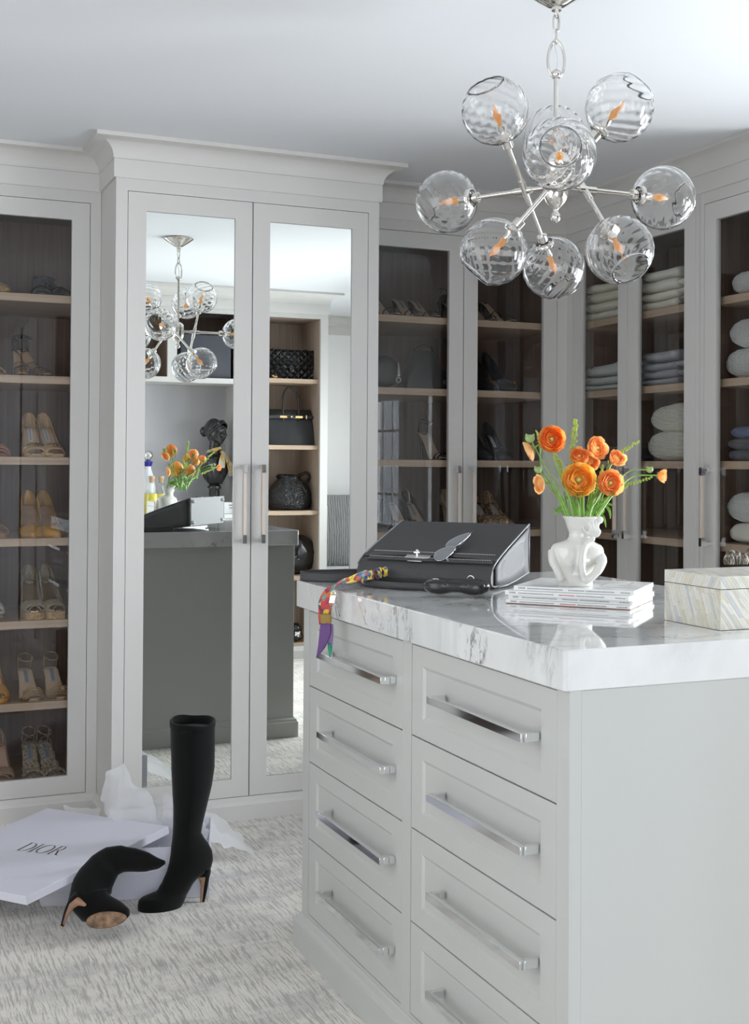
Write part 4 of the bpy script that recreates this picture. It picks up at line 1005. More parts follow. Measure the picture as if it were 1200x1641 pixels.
# (crop y, left, right, depth half) from the 4x crop: px = 800+x/4, py = 660+y/4
tab = [(1128, 376, 594, .024), (1122, 372, 597, .027), (1100, 370, 597, .030), (1060, 366, 592, .033), (1030, 358, 606, .035), (1000, 348, 626, .036), (965, 338, 646, .037), (930, 330, 662, .037), (905, 328, 668, .036), (880, 332, 662, .034), (862, 342, 648, .031), (850, 362, 622, .028), (840, 392, 604, .025), (828, 428, 594, .022), (810, 444, 592, .0195), (790, 446, 600, .019), (770, 440, 612, .020), (750, 430, 618, .023), (730, 424, 622, .025), (710, 418, 628, .027), (695, 412, 636, .0285), (684, 402, 640, .029), (680, 400, 640, .029)]
cpx = 800+485/4
def vring(row, shrink=0):
    y, l, r_, d = row; z = VZ+(941-(660+y/4))*SV*1.0
    xl = (800+l/4-921)*SV+shrink; xr = (800+r_/4-921)*SV-shrink; c = vb+vr*((xl+xr)/2); out = []
    c = Vector((c.x, c.y, 0)); n = 36
    for j in range(n):
        a = 2*pi*j/n; u = (xr-xl)/2*cos(a); w = (d-shrink)*sin(a)
        if sin(a) < 0:   # front side: breasts, belly
            zz = (660+y/4); X = (xl+xr)/2+u
            for bx_, by_, s_ in ((-.0135, 660+975/4, .0105), (.0165, 660+968/4, .0105)):
                dd = ((X-bx_)/.0105)**2+((zz-by_)*SV/.0115)**2; w -= .011*math.exp(-dd)
            w += .004*math.exp(-((X-.002)/.005)**2)*(1 if 860 < y < 1040 else 0)
        out.append(c+vr*u+vdir*w+Vector((0, 0, z)))
    return out
dens = []
for a, b_ in zip(tab, tab[1:]):
    for k in range(2): dens.append([a[q]+(b_[q]-a[q])*k/2 for q in range(4)])
dens.append(tab[-1])
rings = [vring(r_) for r_ in dens]
rings += [vring([678, 404, 636, .0275], 0), vring([682, 412, 628, .026], 0), vring([700, 424, 618, .022], 0), vring([760, 455, 590, .014], 0)]
g = G().loft(rings)
def vl(x, y, d): return Vector((0, 0, 0))+vb.xy.to_3d()+vr*((800+x/4-921)*SV)+vdir*(-d)+Vector((0, 0, VZ+(941-(660+y/4))*SV))
g.tube(spline([vl(645, 930, .006), vl(655, 960, .020), vl(630, 1010, .034), vl(585, 1060, .040), vl(540, 1085, .040)], 5), [.0105]*4+[.010]*8+[.0085]*20, 10)
g.tube(spline([vl(545, 1090, .036), vl(530, 1030, .042), vl(527, 960, .042), vl(535, 890, .036), vl(560, 845, .026), vl(600, 815, .022)], 6), [.0072]*12+[.0068]*14+[.0062]*20, 10)
g.tube(spline([vl(342, 900, .010), vl(345, 960, .022), vl(372, 1020, .030), vl(400, 1085, .030)], 5), [.0098]*8+[.0085]*20, 10)
# hand with curled fingers climbing the mouth of the vase
for i, (x0_, x1_, yt) in enumerate(((575, 560, 715), (592, 588, 700), (608, 612, 690), (622, 634, 692))):
    g.tube(spline([vl(606+i*4, 812-i*4, .020), vl(x0_+10, 775, .026-i*.002), vl(x0_, 740, .025-i*.003), vl(x1_, yt, .018-i*.003)], 4), [.0050]*6+[.0042]*5+[.0036]*8, 8)
g.tube(spline([vl(596, 800, .022), vl(560, 780, .026), vl(530, 752, .026)], 4), [.0048]*5+[.0038]*8, 8)
g.ball(vl(640, 700, .010), .0075, .006, .0085)
to = g.make('torso', WHITEC, vase, smooth=True)
def fuse(o, vox, it):
    md = o.modifiers.new('r', 'REMESH'); md.mode = 'VOXEL'; md.voxel_size = vox; md.use_smooth_shade = True
    md = o.modifiers.new('s', 'SMOOTH'); md.factor = .5; md.iterations = it
fuse(to, .0013, 7)

def rampmat(name, c0, c1, c2):
    m, nt, b = new_mat(name); L = nt.links
    tc = N(nt, 'ShaderNodeTexCoord'); nz = N(nt, 'ShaderNodeTexNoise', Scale=55.0, Detail=3.0); L.new(tc.outputs['Object'], nz.inputs[0])
    r = N(nt, 'ShaderNodeValToRGB'); e = r.color_ramp.elements; e[0].position = .32; e[0].color = (*c0, 1); e[1].position = .7; e[1].color = (*c2, 1); x = r.color_ramp.elements.new(.5); x.color = (*c1, 1)
    L.new(nz.outputs[0], r.inputs[0]); L.new(r.outputs[0], b.inputs['Base Color']); b.inputs['Roughness'].default_value = .6
    tl = N(nt, 'ShaderNodeBsdfTranslucent'); L.new(r.outputs[0], tl.inputs[0]); mx = N(nt, 'ShaderNodeMixShader'); mx.inputs[0].default_value = .45
    L.new(b.outputs[0], mx.inputs[1]); L.new(tl.outputs[0], mx.inputs[2]); L.new(mx.outputs[0], nt.nodes['Material Output'].inputs[0])
    return m
ORG = {'deep': rampmat('deep_orange_petal', (.92, .31, .06), (.95, .37, .08), (.96, .45, .11)), 'mid': rampmat('orange_petal', (.95, .43, .13), (.97, .50, .18), (.97, .58, .25)), 'gold': rampmat('golden_orange_petal', (.95, .53, .10), (.97, .60, .13), (.97, .68, .18)), 'pale': rampmat('pale_orange_petal', (.96, .55, .20), (.97, .62, .27), (.98, .70, .36))}
YCEN = pm('yellow_green_flower_heart', (.60, .50, .10), .7, vary=.3, vscale=90)
STEM = pm('fresh_green_stem', (.20, .36, .07), .5, vary=.25, vscale=30); LEAFM = pm('leaf_green', (.16, .34, .035), .45, vary=.35, vscale=40); SPRIG = pm('lime_green_sprig', (.42, .55, .09), .6); SEPAL = pm('grey_green_sepal', (.30, .42, .16), .6)
MOUTH = on(930, 833, 'z', VZ+(941-833)*SV)
mouth_c = Vector((vb.x, vb.y, 0))+vr*((930-921)*SV)+Vector((0, 0, VZ+(941-836)*SV))
FO = -.07
def flower(px, py, D, R, face, tone, lab, cup=1.0, layers=7, foot=(0, 0), via=None):
    """ranunculus: nested cupped petals round a heart, opening towards 'face'"""
    D += FO; c = at(px, py, D); nd = Vector(face).normalized(); qq = Vector((0, 0, 1)).rotation_difference(nd); rn = random.Random(int(px*7+py))
    base = mouth_c+vr*foot[0]+vdir*foot[1]
    root = thing('ranunculus', lab, 'flower', base, group='orange ranunculus flowers', world=True)
    R = R*D/F_PX; mt = ORG[tone]
    def petal(rad, th, half, phi0, phi1, lip, n=7, k=6):
        vs = []
        for i in range(k+1):
            f = i/k; ph = phi0+(phi1-phi0)*f; wd = half*(.45+.55*sin(min(1, f*1.25)*pi/2))*(1-.25*max(0, f-.75)/.25)
            for j in range(n+1):
                u = j/n*2-1; a = th+u*wd; r_ = rad*(1+.03*sin(u*7+th*5)*f)+lip*f**4*(.6+.4*cos(u*2))
                ph_ = ph-(abs(u)**3)*.20*f
                vs.append(c+qq @ Vector((r_*sin(ph_)*cos(a), r_*sin(ph_)*sin(a), -rad*cos(ph_)*cup*.92+R*.10)))
        return vs, [(i*(n+1)+j, (i+1)*(n+1)+j, (i+1)*(n+1)+j+1, i*(n+1)+j+1) for i in range(k) for j in range(n)]
    # outermost petals are parts, the packed inner whorls one part
    for i in range(6):
        g = G(); g.add(*petal(R*(.99+.04*rn.random()), 2*pi*i/6+rn.uniform(-.15, .15), .72, .25, 1.62+rn.uniform(-.12, .22), R*.10)); g.make('petal', mt, root, smooth=True)
    g = G()
    for li in range(layers):
        f = (li+1)/(layers+1); rad = R*(.93-.66*f); n_ = 5 if li < 4 else 4; ph1 = 1.75+.50*f
        for i in range(n_): g.add(*petal(rad*(1+rn.uniform(-.03, .03)), 2*pi*i/n_+li*.55+rn.uniform(-.2, .2), 3.6/n_*.62+.22, .5, ph1+rn.uniform(-.1, .1), 0, 6, 5))
    g.make('inner_petals', mt, root, smooth=True, kind='stuff')
    g = G(); g.ball(c+nd*R*.02, R*.17, n=12, k=7); g.make('heart', YCEN if cup >= .75 else mt, root, smooth=True)
    g = G()
    for i in range(5):
        a = 2*pi*i/5; g.add([c+qq @ Vector(p) for p in ((0, 0, -R*.86*cup), (R*.25*cos(a-.5), R*.25*sin(a-.5), -R*.95*cup), (R*.62*cos(a), R*.62*sin(a), -R*.82*cup), (R*.25*cos(a+.5), R*.25*sin(a+.5), -R*.95*cup))], [(0, 1, 2, 3)])
    g.make('sepals', SEPAL, root, solid=.0006)
    s0 = c-nd*R*.85*cup; mid = via if via is not None else s0.lerp(base, .5)-nd*.012
    G().tube(spline([base-Vector((0, 0, .02)), base.lerp(mid, .5)+Vector((0, 0, .004)), mid, s0-nd*.015, s0], 5), .0019, 8).make('stem', STEM, root, smooth=True)
    return c
TC = -_F   # towards the camera
def fdir(r_, u_, t_): return _R*r_+Vector((0, 0, u_))+TC*t_
flower(884, 704, 2.80, 20.5, fdir(.05, .15, 1), 'deep', 'deep orange open ranunculus at the upper left, facing straight out', foot=(-.010, 0))
flower(847, 723, 2.82, 16, fdir(-.75, -.35, -.15), 'pale', 'pale orange ranunculus at far upper left seen from behind, hanging down', cup=.6, foot=(-.020, .004), via=at(868, 752, 2.77))
flower(864, 776, 2.81, 15, fdir(-.95, -.1, .35), 'pale', 'light orange ranunculus at lower left in profile, facing left', cup=.6, foot=(-.018, -.006), via=at(890, 790, 2.75))
flower(927, 769, 2.77, 26, fdir(-.05, .10, 1), 'gold', 'largest golden orange ranunculus, wide open at the centre of the bouquet', foot=(-.002, -.010))
flower(978, 774, 2.78, 20.5, fdir(.1, .12, 1), 'mid', 'orange ranunculus open at the lower right beside the largest bloom', foot=(.012, -.006))
flower(928, 731, 2.83, 14.5, fdir(-.1, .35, .9), 'mid', 'small half-open orange ranunculus just above the largest bloom', cup=1.05, foot=(0, .006))
flower(957, 718, 2.83, 18, fdir(.5, .25, .8), 'mid', 'orange ranunculus turned right at the top centre of the bouquet', cup=1.0, foot=(.005, .008))
flower(948, 741, 2.86, 13, fdir(.2, -.2, .6), 'mid', 'small orange ranunculus tucked behind the top centre bloom', cup=.9, foot=(.002, .012))
flower(990, 734, 2.84, 14, fdir(.3, .45, .7), 'mid', 'round unopened orange ranunculus at the upper right of the bouquet', cup=1.1, foot=(.012, .006))
flower(1064, 763, 2.84, 10.5, fdir(1, -.05, .25), 'mid', 'small orange ranunculus bud at the far right end of its stem', cup=1.15, layers=4, foot=(.020, 0), via=at(1012, 765, 2.77))
def bud(px, py, D, r_, target, lab, foot):
    root = thing('ranunculus_bud', lab, 'bud', mouth_c+vr*foot[0]+vdir*foot[1], world=True); D += FO; c = at(px, py, D)
    G().ball(c, r_*D/F_PX, None, r_*.9*D/F_PX).make('bud_head', SEPAL, root, smooth=True)
    g = G()
    for i in range(4):
        a = 2*pi*i/4+.4; rr_ = r_*D/F_PX; g.add([c+Vector(p) for p in ((0, 0, -rr_), (rr_*1.05*cos(a-.6), rr_*1.05*sin(a-.6), 0), (rr_*1.15*cos(a), rr_*1.15*sin(a), rr_*1.1), (rr_*1.05*cos(a+.6), rr_*1.05*sin(a+.6), 0))], [(0, 1, 2, 3)])
    g.make('sepals', SEPAL, root, solid=.0008)
    b0 = mouth_c+vr*foot[0]+vdir*foot[1]
    G().tube(spline([b0-Vector((0, 0, .02)), b0.lerp(target, .5), target, c], 6), .0015, 8).make('stem', STEM, root, smooth=True)
bud(849, 703, 2.81, 7.5, at(872, 745, 2.75), 'green bud above the drooping flower at far upper left', (-.016, .002))
bud(862, 753, 2.82, 6, at(882, 782, 2.76), 'green bud just above the light orange profile flower at lower left', (-.02, .0))
bud(1041, 753, 2.84, 5.5, at(1005, 757, 2.77), 'small green bud on the right stem before the end bud', (.02, -.002))
def sprig(pts, lab, foot, spread=9, n=60, r0=.0016):
    P = spline([at(p[0], p[1], p[2]+FO) for p in pts], 8); b0 = mouth_c+vr*foot[0]+vdir*foot[1]
    root = thing('greenery_sprig', lab, 'greenery', b0, group='feathery lime greenery', world=True)
    P2_ = spline([b0-Vector((0, 0, .02)), b0.lerp(P[0], .5)]+[P[0]], 5)[:-1]+P
    G().tube(P2_, .0010, 6).make('stem', STEM, root, smooth=True)
    g = G(); rn = random.Random(len(pts)*13+int(pts[0][0])); s_ = 2.82/F_PX
    for i in range(n):
        f = (i/n)**.9; k = int(f*(len(P)-1)); side = rn.choice((-1, 1)); ln = spread*(1-f*.75)*s_*rn.uniform(.4, 1.1)
        a = P[k]; tt = (P[min(k+1, len(P)-1)]-P[max(k-1, 0)]).normalized(); out = (tt.cross(_F).normalized()*side*.8+tt*.7+_F*rn.uniform(-.5, .5)).normalized()
        e_ = a+out*ln; g.tube([a, e_], .0004, 4)
        for m_ in range(4):
            p = a.lerp(e_, .35+.22*m_)+Vector((rn.uniform(-1, 1), rn.uniform(-1, 1), rn.uniform(-1, 1)))*.0012
            g.ball(p, r0*rn.uniform(.6, 1.0), None, r0*1.2, n=5, k=3)
    g.make('leaflets', SPRIG, root, smooth=True, kind='stuff')
sprig([(916, 765, 2.85), (918, 725, 2.85), (921, 690, 2.85), (922, 673, 2.85)], 'tall feathery lime sprig rising above the centre of the bouquet', (-.004, .010), 12, 90)
sprig([(902, 765, 2.86), (897, 742, 2.86), (889, 728, 2.86)], 'short lime sprig behind the deep orange flower', (-.008, .008), 8, 44)
sprig([(975, 745, 2.87), (1000, 722, 2.87), (1024, 707, 2.87)], 'lime sprig pointing to the upper right behind the round bloom', (.012, .010), 7, 44)
sprig([(985, 785, 2.84), (1010, 776, 2.84), (1046, 764, 2.84)], 'lime sprig running low to the right under the end bud', (.018, .004), 6, 50)
sprig([(950, 800, 2.86), (960, 770, 2.86), (966, 745, 2.87)], 'lime sprig between the two right-hand blooms', (.006, .010), 8, 40)
sprig([(868, 720, 2.84), (863, 705, 2.84), (859, 690, 2.84)], 'tiny lime sprig tip left of the deep orange flower', (-.014, .008), 4, 16)
# loose leaves round the mouth
lf = thing('bouquet_foliage', 'narrow green leaves and cut stems filling the mouth of the white vase', 'foliage', mouth_c, world=True)
def leaf(pts, w):
    P = spline([at(p[0], p[1], p[2]+FO) for p in pts], 5); g = G(); n = len(P); vs = []
    for i, p in enumerate(P):
        f = i/(n-1); tt = (P[min(i+1, n-1)]-P[max(i-1, 0)]).normalized(); s_ = tt.cross(_F+Vector((.3, 0, .4))).normalized(); ww = w*2.8/F_PX*sin(pi*min(1, f*.93+.07))**.7
        vs += [p+s_*ww, p+Vector((0, 0, -.0006)), p-s_*ww]
    g.add(vs, [(3*i+k, 3*i+3+k, 3*i+4+k, 3*i+1+k) for i in range(n-1) for k in (0, 1)]); g.make('leaf', LEAFM, lf, smooth=True, solid=.0004)
for pts, w in [([(912, 832, 2.80), (898, 818, 2.79), (892, 822, 2.78), (888, 826, 2.78)], 2.5), ([(915, 830, 2.80), (905, 812, 2.79), (894, 816, 2.78), (886, 812, 2.78)], 3), ([(955, 825, 2.79), (968, 812, 2.78), (976, 818, 2.77), (978, 832, 2.77)], 2.5), ([(950, 828, 2.79), (962, 824, 2.78), (968, 832, 2.77), (971, 846, 2.77)], 2.2), ([(952, 822, 2.80), (964, 806, 2.80), (976, 808, 2.79), (985, 811, 2.79)], 2.5), ([(940, 832, 2.80), (942, 815, 2.79), (950, 800, 2.79), (956, 788, 2.79)], 4), ([(930, 832, 2.79), (922, 815, 2.78), (914, 800, 2.78), (905, 796, 2.78)], 4), ([(935, 833, 2.79), (945, 822, 2.78), (958, 812, 2.77), (968, 806, 2.77)], 4.5), ([(925, 833, 2.80), (932, 812, 2.80), (930, 796, 2.80), (924, 782, 2.81)], 4), ([(945, 832, 2.81), (956, 812, 2.81), (970, 800, 2.81), (988, 792, 2.81)], 4), ([(920, 834, 2.80), (910, 822, 2.80), (905, 806, 2.80), (899, 795, 2.80)], 3), ([(948, 833, 2.78), (958, 826, 2.77), (966, 818, 2.76), (962, 808, 2.76)], 3), ([(938, 835, 2.78), (936, 826, 2.77), (944, 818, 2.77), (940, 808, 2.77)], 4), ([(918, 835, 2.79), (926, 826, 2.78), (924, 818, 2.78), (930, 808, 2.78)], 4)]: leaf(pts, w)
rn = random.Random(5)
for i in range(16):
    x0_ = 912+rn.random()*40; x1_ = 930+(x0_-930)*1.5+rn.uniform(-8, 8)
    G().tube([at(x0_, 842, 2.73), at((x0_+x1_)/2, 815, 2.72+rn.uniform(-.01, .02)), at(x1_, 788, 2.75)], .0017, 6).make('cut_stem', STEM, lf, smooth=True)

# ------------------------------------------------------------------ bone inlay box
bone = [pm('bone_inlay_%s' % n_, c_, .3, coat=.2, vary=.06, vscale=60) for n_, c_ in (('cream', (.64, .62, .53)), ('pale', (.68, .66, .60)), ('greige', (.58, .56, .48)), ('grey', (.52, .53, .54)), ('warm', (.62, .57, .46)))]
GROUT = pm('inlay_grout', (.30, .28, .22), .6)
BX0, BX1, BY0, BY1 = 1.447, 1.70, 1.796, 1.960; BZ0, BZ1, BS = TOPC+.0008, TOPC+.0965, TOPC+.0735
ib = thing('inlay_box', 'lidded box covered in cream bone inlay strips at the right of the counter', 'box', ((BX0+BX1)/2, (BY0+BY1)/2, TOPC), world=True)
G().box(BX0+.001, BX1-.001, BY0+.001, BY1-.001, BZ0, BS-.0006).make('box_body', GROUT, ib); lidb = G().box(BX0+.001, BX1-.001, BY0+.001, BY1-.001, BS+.0006, BZ1-.001).make('box_lid', GROUT, ib)
def clip(poly, ax, lim, keep_less):
    out = []
    for i in range(len(poly)):
        a, b_ = poly[i], poly[(i+1) % len(poly)]; ia = (a[ax] <= lim) == keep_less or a[ax] == lim; ibn = (b_[ax] <= lim) == keep_less or b_[ax] == lim
        if ia: out.append(a)
        if ia != ibn:
            t_ = (lim-a[ax])/(b_[ax]-a[ax]); out.append((a[0]+(b_[0]-a[0])*t_, a[1]+(b_[1]-a[1])*t_))
    return out
rn = random.Random(8)
def inlay(U0, U1, V0, V1, fn, slant, parent, sw=.0085, nm='inlay_strip'):
    u = U0-abs(slant)*(V1-V0)-.02
    while u < U1+abs(slant)*(V1-V0)+.02:
        w = sw*rn.uniform(.6, 1.2); v = V0-rn.random()*.03
        while v < V1:
            h = rn.uniform(.028, .065); ga = .00022
            sx = lambda vv: slant*(vv-V0)
            p = [(u+ga+sx(v), v+ga), (u+w-ga+sx(v), v+ga), (u+w-ga+sx(v+h), v+h-ga), (u+ga+sx(v+h), v+h-ga)]
            for ax, lim, kl in ((0, U0, False), (0, U1, True), (1, V0, False), (1, V1, True)):
                if len(p) >= 3: p = clip(p, ax, lim, kl)
            if len(p) >= 3:
                n_ = len(p); g = G()
                g.add([fn(a, b_, 0) for a, b_ in p]+[fn(a, b_, .0012) for a, b_ in p], [tuple(range(n_, 2*n_))]+[(i, (i+1) % n_, n_+(i+1) % n_, n_+i) for i in range(n_)])
                g.make(nm, bone[rn.choice((0, 0, 1, 1, 2, 3, 4, 0, 1))], parent)
            v += h
        u += w
inlay(BY0, BY1, BZ0, BS-.0006, lambda u, v, w: (BX0+.001-w, u, v), .38, ib)
inlay(BY0, BY1, BS+.0006, BZ1-.001, lambda u, v, w: (BX0+.001-w, u, v), -.6, ib)
inlay(BX0, BX1, BZ0, BS-.0006, lambda u, v, w: (u, BY0+.001-w, v), -.75, ib)
inlay(BX0, BX1, BS+.0006, BZ1-.001, lambda u, v, w: (u, BY0+.001-w, v), -.75, ib)
inlay(BX0, BX1, BY0, BY1, lambda u, v, w: (u, v, BZ1-.001+w), .5, ib, .013)
# barnacle cluster knob
BARN, nt, b = new_mat('barnacle_shell'); tc = N(nt, 'ShaderNodeTexCoord'); mp = N(nt, 'ShaderNodeMapping'); mp.inputs['Scale'].default_value = (260, 260, 60); nt.links.new(tc.outputs['Object'], mp.inputs[0])
nz = N(nt, 'ShaderNodeTexNoise', Scale=1.0, Detail=5.0); nt.links.new(mp.outputs[0], nz.inputs[0]); r = N(nt, 'ShaderNodeValToRGB'); e = r.color_ramp.elements; e[0].position = .45; e[0].color = (.06, .045, .035, 1); e[1].position = .68; e[1].color = (.50, .46, .39, 1)
nt.links.new(nz.outputs[0], r.inputs[0]); nt.links.new(r.outputs[0], b.inputs['Base Color']); bp = N(nt, 'ShaderNodeBump', Strength=.8, Distance=.002); nt.links.new(nz.outputs[0], bp.inputs['Height']); nt.links.new(bp.outputs[0], b.inputs['Normal']); b.inputs['Roughness'].default_value = .8
DARKH = pm('barnacle_hollow', (.02, .018, .016), .9)
bc = on(1168, 905, 'z', BZ1)
kn = thing('barnacle_cluster', 'cluster of silvery brown barnacle shells sitting on the inlay box lid', 'ornament', (bc.x+.02, bc.y, BZ1+.0005), world=True)
for k, (dx, dy, dz, r_) in enumerate(((0, .0, 0, .0115), (.019, .004, 0, .0125), (.034, -.002, 0, .0105), (.012, .010, .011, .0100), (.044, .008, .0, .010), (.028, .012, .009, .0095))):
    q = Vector((bc.x+dx, bc.y+dy, BZ1+.0005+dz)); hh = r_*1.75
    g = G().lathe([(r_*.80, 0), (r_*1.0, hh*.3), (r_*.98, hh*.55), (r_*.78, hh*.85), (r_*.50, hh*1.0), (r_*.36, hh*.98), (r_*.30, hh*.75)], 20, q)
    g.make('barnacle', BARN, kn, smooth=1.0); G().ball(q+Vector((0, 0, hh*.80)), r_*.34, r_*.34, r_*.12, n=10, k=5).make('hollow', DARKH, kn)
k2 = copy_tree(kn); k2.location = (bc.x+.10, bc.y+.035, BZ1+.0005); k2['label'] = 'second barnacle cluster on the far side of the inlay box lid, seen in mirror'
# ------------------------------------------------------------------ shoes
def shoe(label, loc, rz, up, ins, style='pump', h=.095, plat=0.0, L=.185, wd=.038, heelr=.006, group=None, heelm=None, straps=None, tagc=None, vamp=.30, wall=.030, extra=None, solem=None, mirrored=False):
    t = thing('shoe', label, 'shoe', loc, rz, group)
    heelm = heelm or up; solem = solem or up
    toe = .42 if style in ('pump', 'mule_closed') else .72
    def Y(s): return s*L
    def Z(s): return plat+.006+(h-.006)*smooth01((s-.30)/.62) if s > .30 else plat+.006+.004*max(0, (.10-s)/.10)
    def Wd(s):
        return wd*interp([(0, .16 if toe < .5 else .42), (.05, .42 if toe < .5 else .66), (.12, .68 if toe < .5 else .86), (.22, .92), (.33, 1), (.5, .80), (.68, .64), (.85, .66), (.95, .58), (1, .34)], s)
    sgn = -1 if mirrored else 1
    def cx(s): return sgn*.006*sin(min(1, s/.35)*pi)-sgn*.004*s
    S = [0, .03, .07, .12, .18, .25, .33, .42, .52, .62, .72, .82, .90, .96, 1]
    # insole and sole
    g = G(); g.loft([[(cx(s)+Wd(s)*.93*a, Y(s)+.002, Z(s)+b) for a, b in ((-1, 0), (-.6, .0012), (0, .0006), (.6, .0012), (1, 0), (.6, -.003), (-.6, -.003))] for s in S])
    g.make('insole', ins, t, smooth=.8)
    g = G(); g.loft([[(cx(s)+Wd(s)*a*1.02, Y(s), (Z(s)-.0035+b) if b != -1 else max(.0004, (0.0004 if s < .34 else Z(s)-.0075))) for a, b in ((-1, 0), (1, 0), (.94, -1), (-.94, -1))] for s in S])
    g.make('platform' if plat > .01 else 'sole', solem, t, smooth=.8)
    # heel
    if style == 'wedge':
        g = G(); g.loft([[(cx(s)+Wd(s)*a, Y(s), z_) for a, z_ in ((-1, Z(s)-.006), (1, Z(s)-.006), (.9, .0005), (-.9, .0005))] for s in (.30, .45, .6, .75, .9, 1)]); g.make('wedge', heelm, t, smooth=.8)
    elif h > .02:
        zc_ = Z(.92)-.004; g = G(); g.loft([ell((cx(.92), Y(.90)+dy, z_), rx, ry, 14) for z_, rx, ry, dy in ((.0005, heelr, heelr*.9, .006), (zc_*.5, heelr*1.1, heelr*1.1, .006), (zc_*.8, heelr*1.3+.004, heelr+.006, .004), (zc_, wd*.55, .018, 0))]); g.make('heel', heelm, t, smooth=1)
    hg = lambda s: interp([(0, .010), (.06, .021), (.15, .032), (.30, .044), (.42, .046), (.6, .040), (.8, .046), (.93, .058), (1, .058)], s)
    if style in ('pump', 'peep', 'mule_closed', 'wedge'):
        J = 14; SS = [0, .02, .05, .09, .14, .20, .26, vamp, vamp+.03, .42, .52, .62, .72, .82, .90, .95, .985, 1]; g = G(); vs = []
        for s in SS:
            k_ = max(.10, 1 if s < .97 else .8)
            for j in range(J+1):
                a = pi*j/J; x = Wd(s)*1.06*k_*abs(cos(a))**.7*(1 if cos(a) > 0 else -1); z = Z(s)-.003+hg(s)*sin(a)**.8
                vs.append((cx(s)+x, Y(s)+(0.003 if s >= 1 else 0)-(.002 if s == 0 else 0), z))
        fs = []
        for i in range(len(SS)-1):
            for j in range(J):
                a = pi*(j+.5)/J; sm = (SS[i]+SS[i+1])/2; lim = interp([(vamp, .98), (vamp+.05, .72), (.45, .52), (.7, .50), (.88, .62), (.96, .95)], sm)
                opn = sm > vamp and sin(a) > lim and sm < .975
                if style == 'peep' and sm < .075 and .52 < sin(a): opn = True
                if style == 'mule_closed' and sm > .45: opn = True
                if style == 'wedge' and sm < .06 and sin(a) > .5: opn = True
                if not opn: fs.append((i*(J+1)+j, (i+1)*(J+1)+j, (i+1)*(J+1)+j+1, i*(J+1)+j+1))
        g.add(vs, fs)
        if style != 'mule_closed': g.f.append([len(SS)*(J+1)-1-j for j in range(J+1)]); g.mi.append(0)
        if style in ('pump', 'mule_closed'): g.f.append([j for j in range(J+1)]); g.mi.append(0)
        g.make('upper', up, t, smooth=1.1, solid=.0016)
        # heel seat patch in the lighter lining, seen through the opening
        g = G(); g.loft([[(cx(s)+Wd(s)*.98*cos(a), Y(s)+(-.003 if s > .9 else 0), Z(s)+.002+hg(s)*.93*sin(a)**.8) for a in [pi*k/8 for k in range(9)]] for s in (.955, .975)], cap=False, closed=False); g.make('heel_lining', ins, t, smooth=1)
    def strap(s, dz=0, w=.006, lift=.75, mt=None, s2=None, nm='strap', r_=None):
        s2 = s if s2 is None else s2; pts = []
        for k in range(13):
            a = pi*k/12; f = k/12; ss = s+(s2-s)*f; pts.append((cx(ss)+Wd(ss)*1.03*cos(a), Y(ss), Z(ss)-.002+(hg(ss)*lift+dz)*sin(a)**.8))
        G().tube(pts, r_ or w/2, 6, flat=.4, up=(0, 0, 1)).make(nm, mt or up, t, smooth=True)
    for st in (straps or []): strap(**st)
    if style == 'sandal':
        # heel cup and ankle loop
        lo = []
        for k in range(16):
            a = 2*pi*k/16; lo.append((cx(.85)+wd*.62*cos(a), Y(.80)+.034*sin(a)-.004, Z(.9)+.045+.010*sin(a)))
        G().tube(lo, .0022, 6, closed=True).make('ankle_strap', up, t, smooth=True)
        g = G(); 
        for sx in (-1, 1): g.tube([(cx(.9)+sx*wd*.55, Y(.9), Z(.9)), (cx(.85)+sx*wd*.6, Y(.84), Z(.9)+.045)], .0022, 6)
        g.make('side_strap', up, t, smooth=True, kind='stuff')
    if tagc:
        m_ = tagc; G().loft([[(cx(s)+a, Y(s), Z(s)+.0022) for a in (-.0075, .0075)]+[(cx(s)+.0075, Y(s), Z(s)+.0014), (cx(s)-.0075, Y(s), Z(s)+.0014)] for s in (.60, .67, .74, .80, .85)]).make('brand_label', m_[0], t)
        g = G()   # tiny two-line lettering running along the insole
        for c0 in ((-.0025,) if m_[2] == 1 else (-.004, .0015)):
            k = 0; s = .62
            rn_ = random.Random(3)
            while s < .83:
                ds = rn_.uniform(.006, .011); g.add([(cx(s)+c0, Y(s), Z(s)+.0026), (cx(s)+c0+.0035, Y(s), Z(s)+.0026), (cx(s+ds)+c0+.0035, Y(s+ds), Z(s+ds)+.0026), (cx(s+ds)+c0, Y(s+ds), Z(s+ds)+.0026)], [(0, 1, 2, 3)]); s += ds+.005
        g.make('label_print', m_[1], t, kind='stuff')
    if extra: extra(t, cx, Y, Z, Wd, hg)
    return t
def lm(name, c, r=.4, **k): return pm(name, c, r, bump=.1, bscale=150, **k)
MUST = lm('mustard_patent', (.46, .24, .035), .28); BEI = lm('beige_pebbled_leather', (.48, .32, .16), .5, vary=.15, vscale=120); NUDE = lm('nude_insole', (.56, .41, .28), .5); BRNIN = lm('brown_insole', (.30, .19, .11), .5, vary=.25, vscale=30)
BRONZE = pm('bronze_leather', (.36, .21, .12), .3, .4); RUST = lm('rust_suede', (.36, .16, .08), .8); GREIGE = lm('pale_greige_suede', (.48, .46, .42), .8); TAUPEG = lm('taupe_glitter', (.28, .23, .16), .45, vary=.4, vscale=260)
GOLDIN = pm('gold_insole', (.62, .46, .26), .16, .9); OCHL = lm('ochre_leather', (.56, .28, .04), .35); PINKIN = lm('pink_nude_insole', (.62, .43, .32), .5); CHAMP = pm('champagne_leather', (.42, .29, .17), .35, .3)
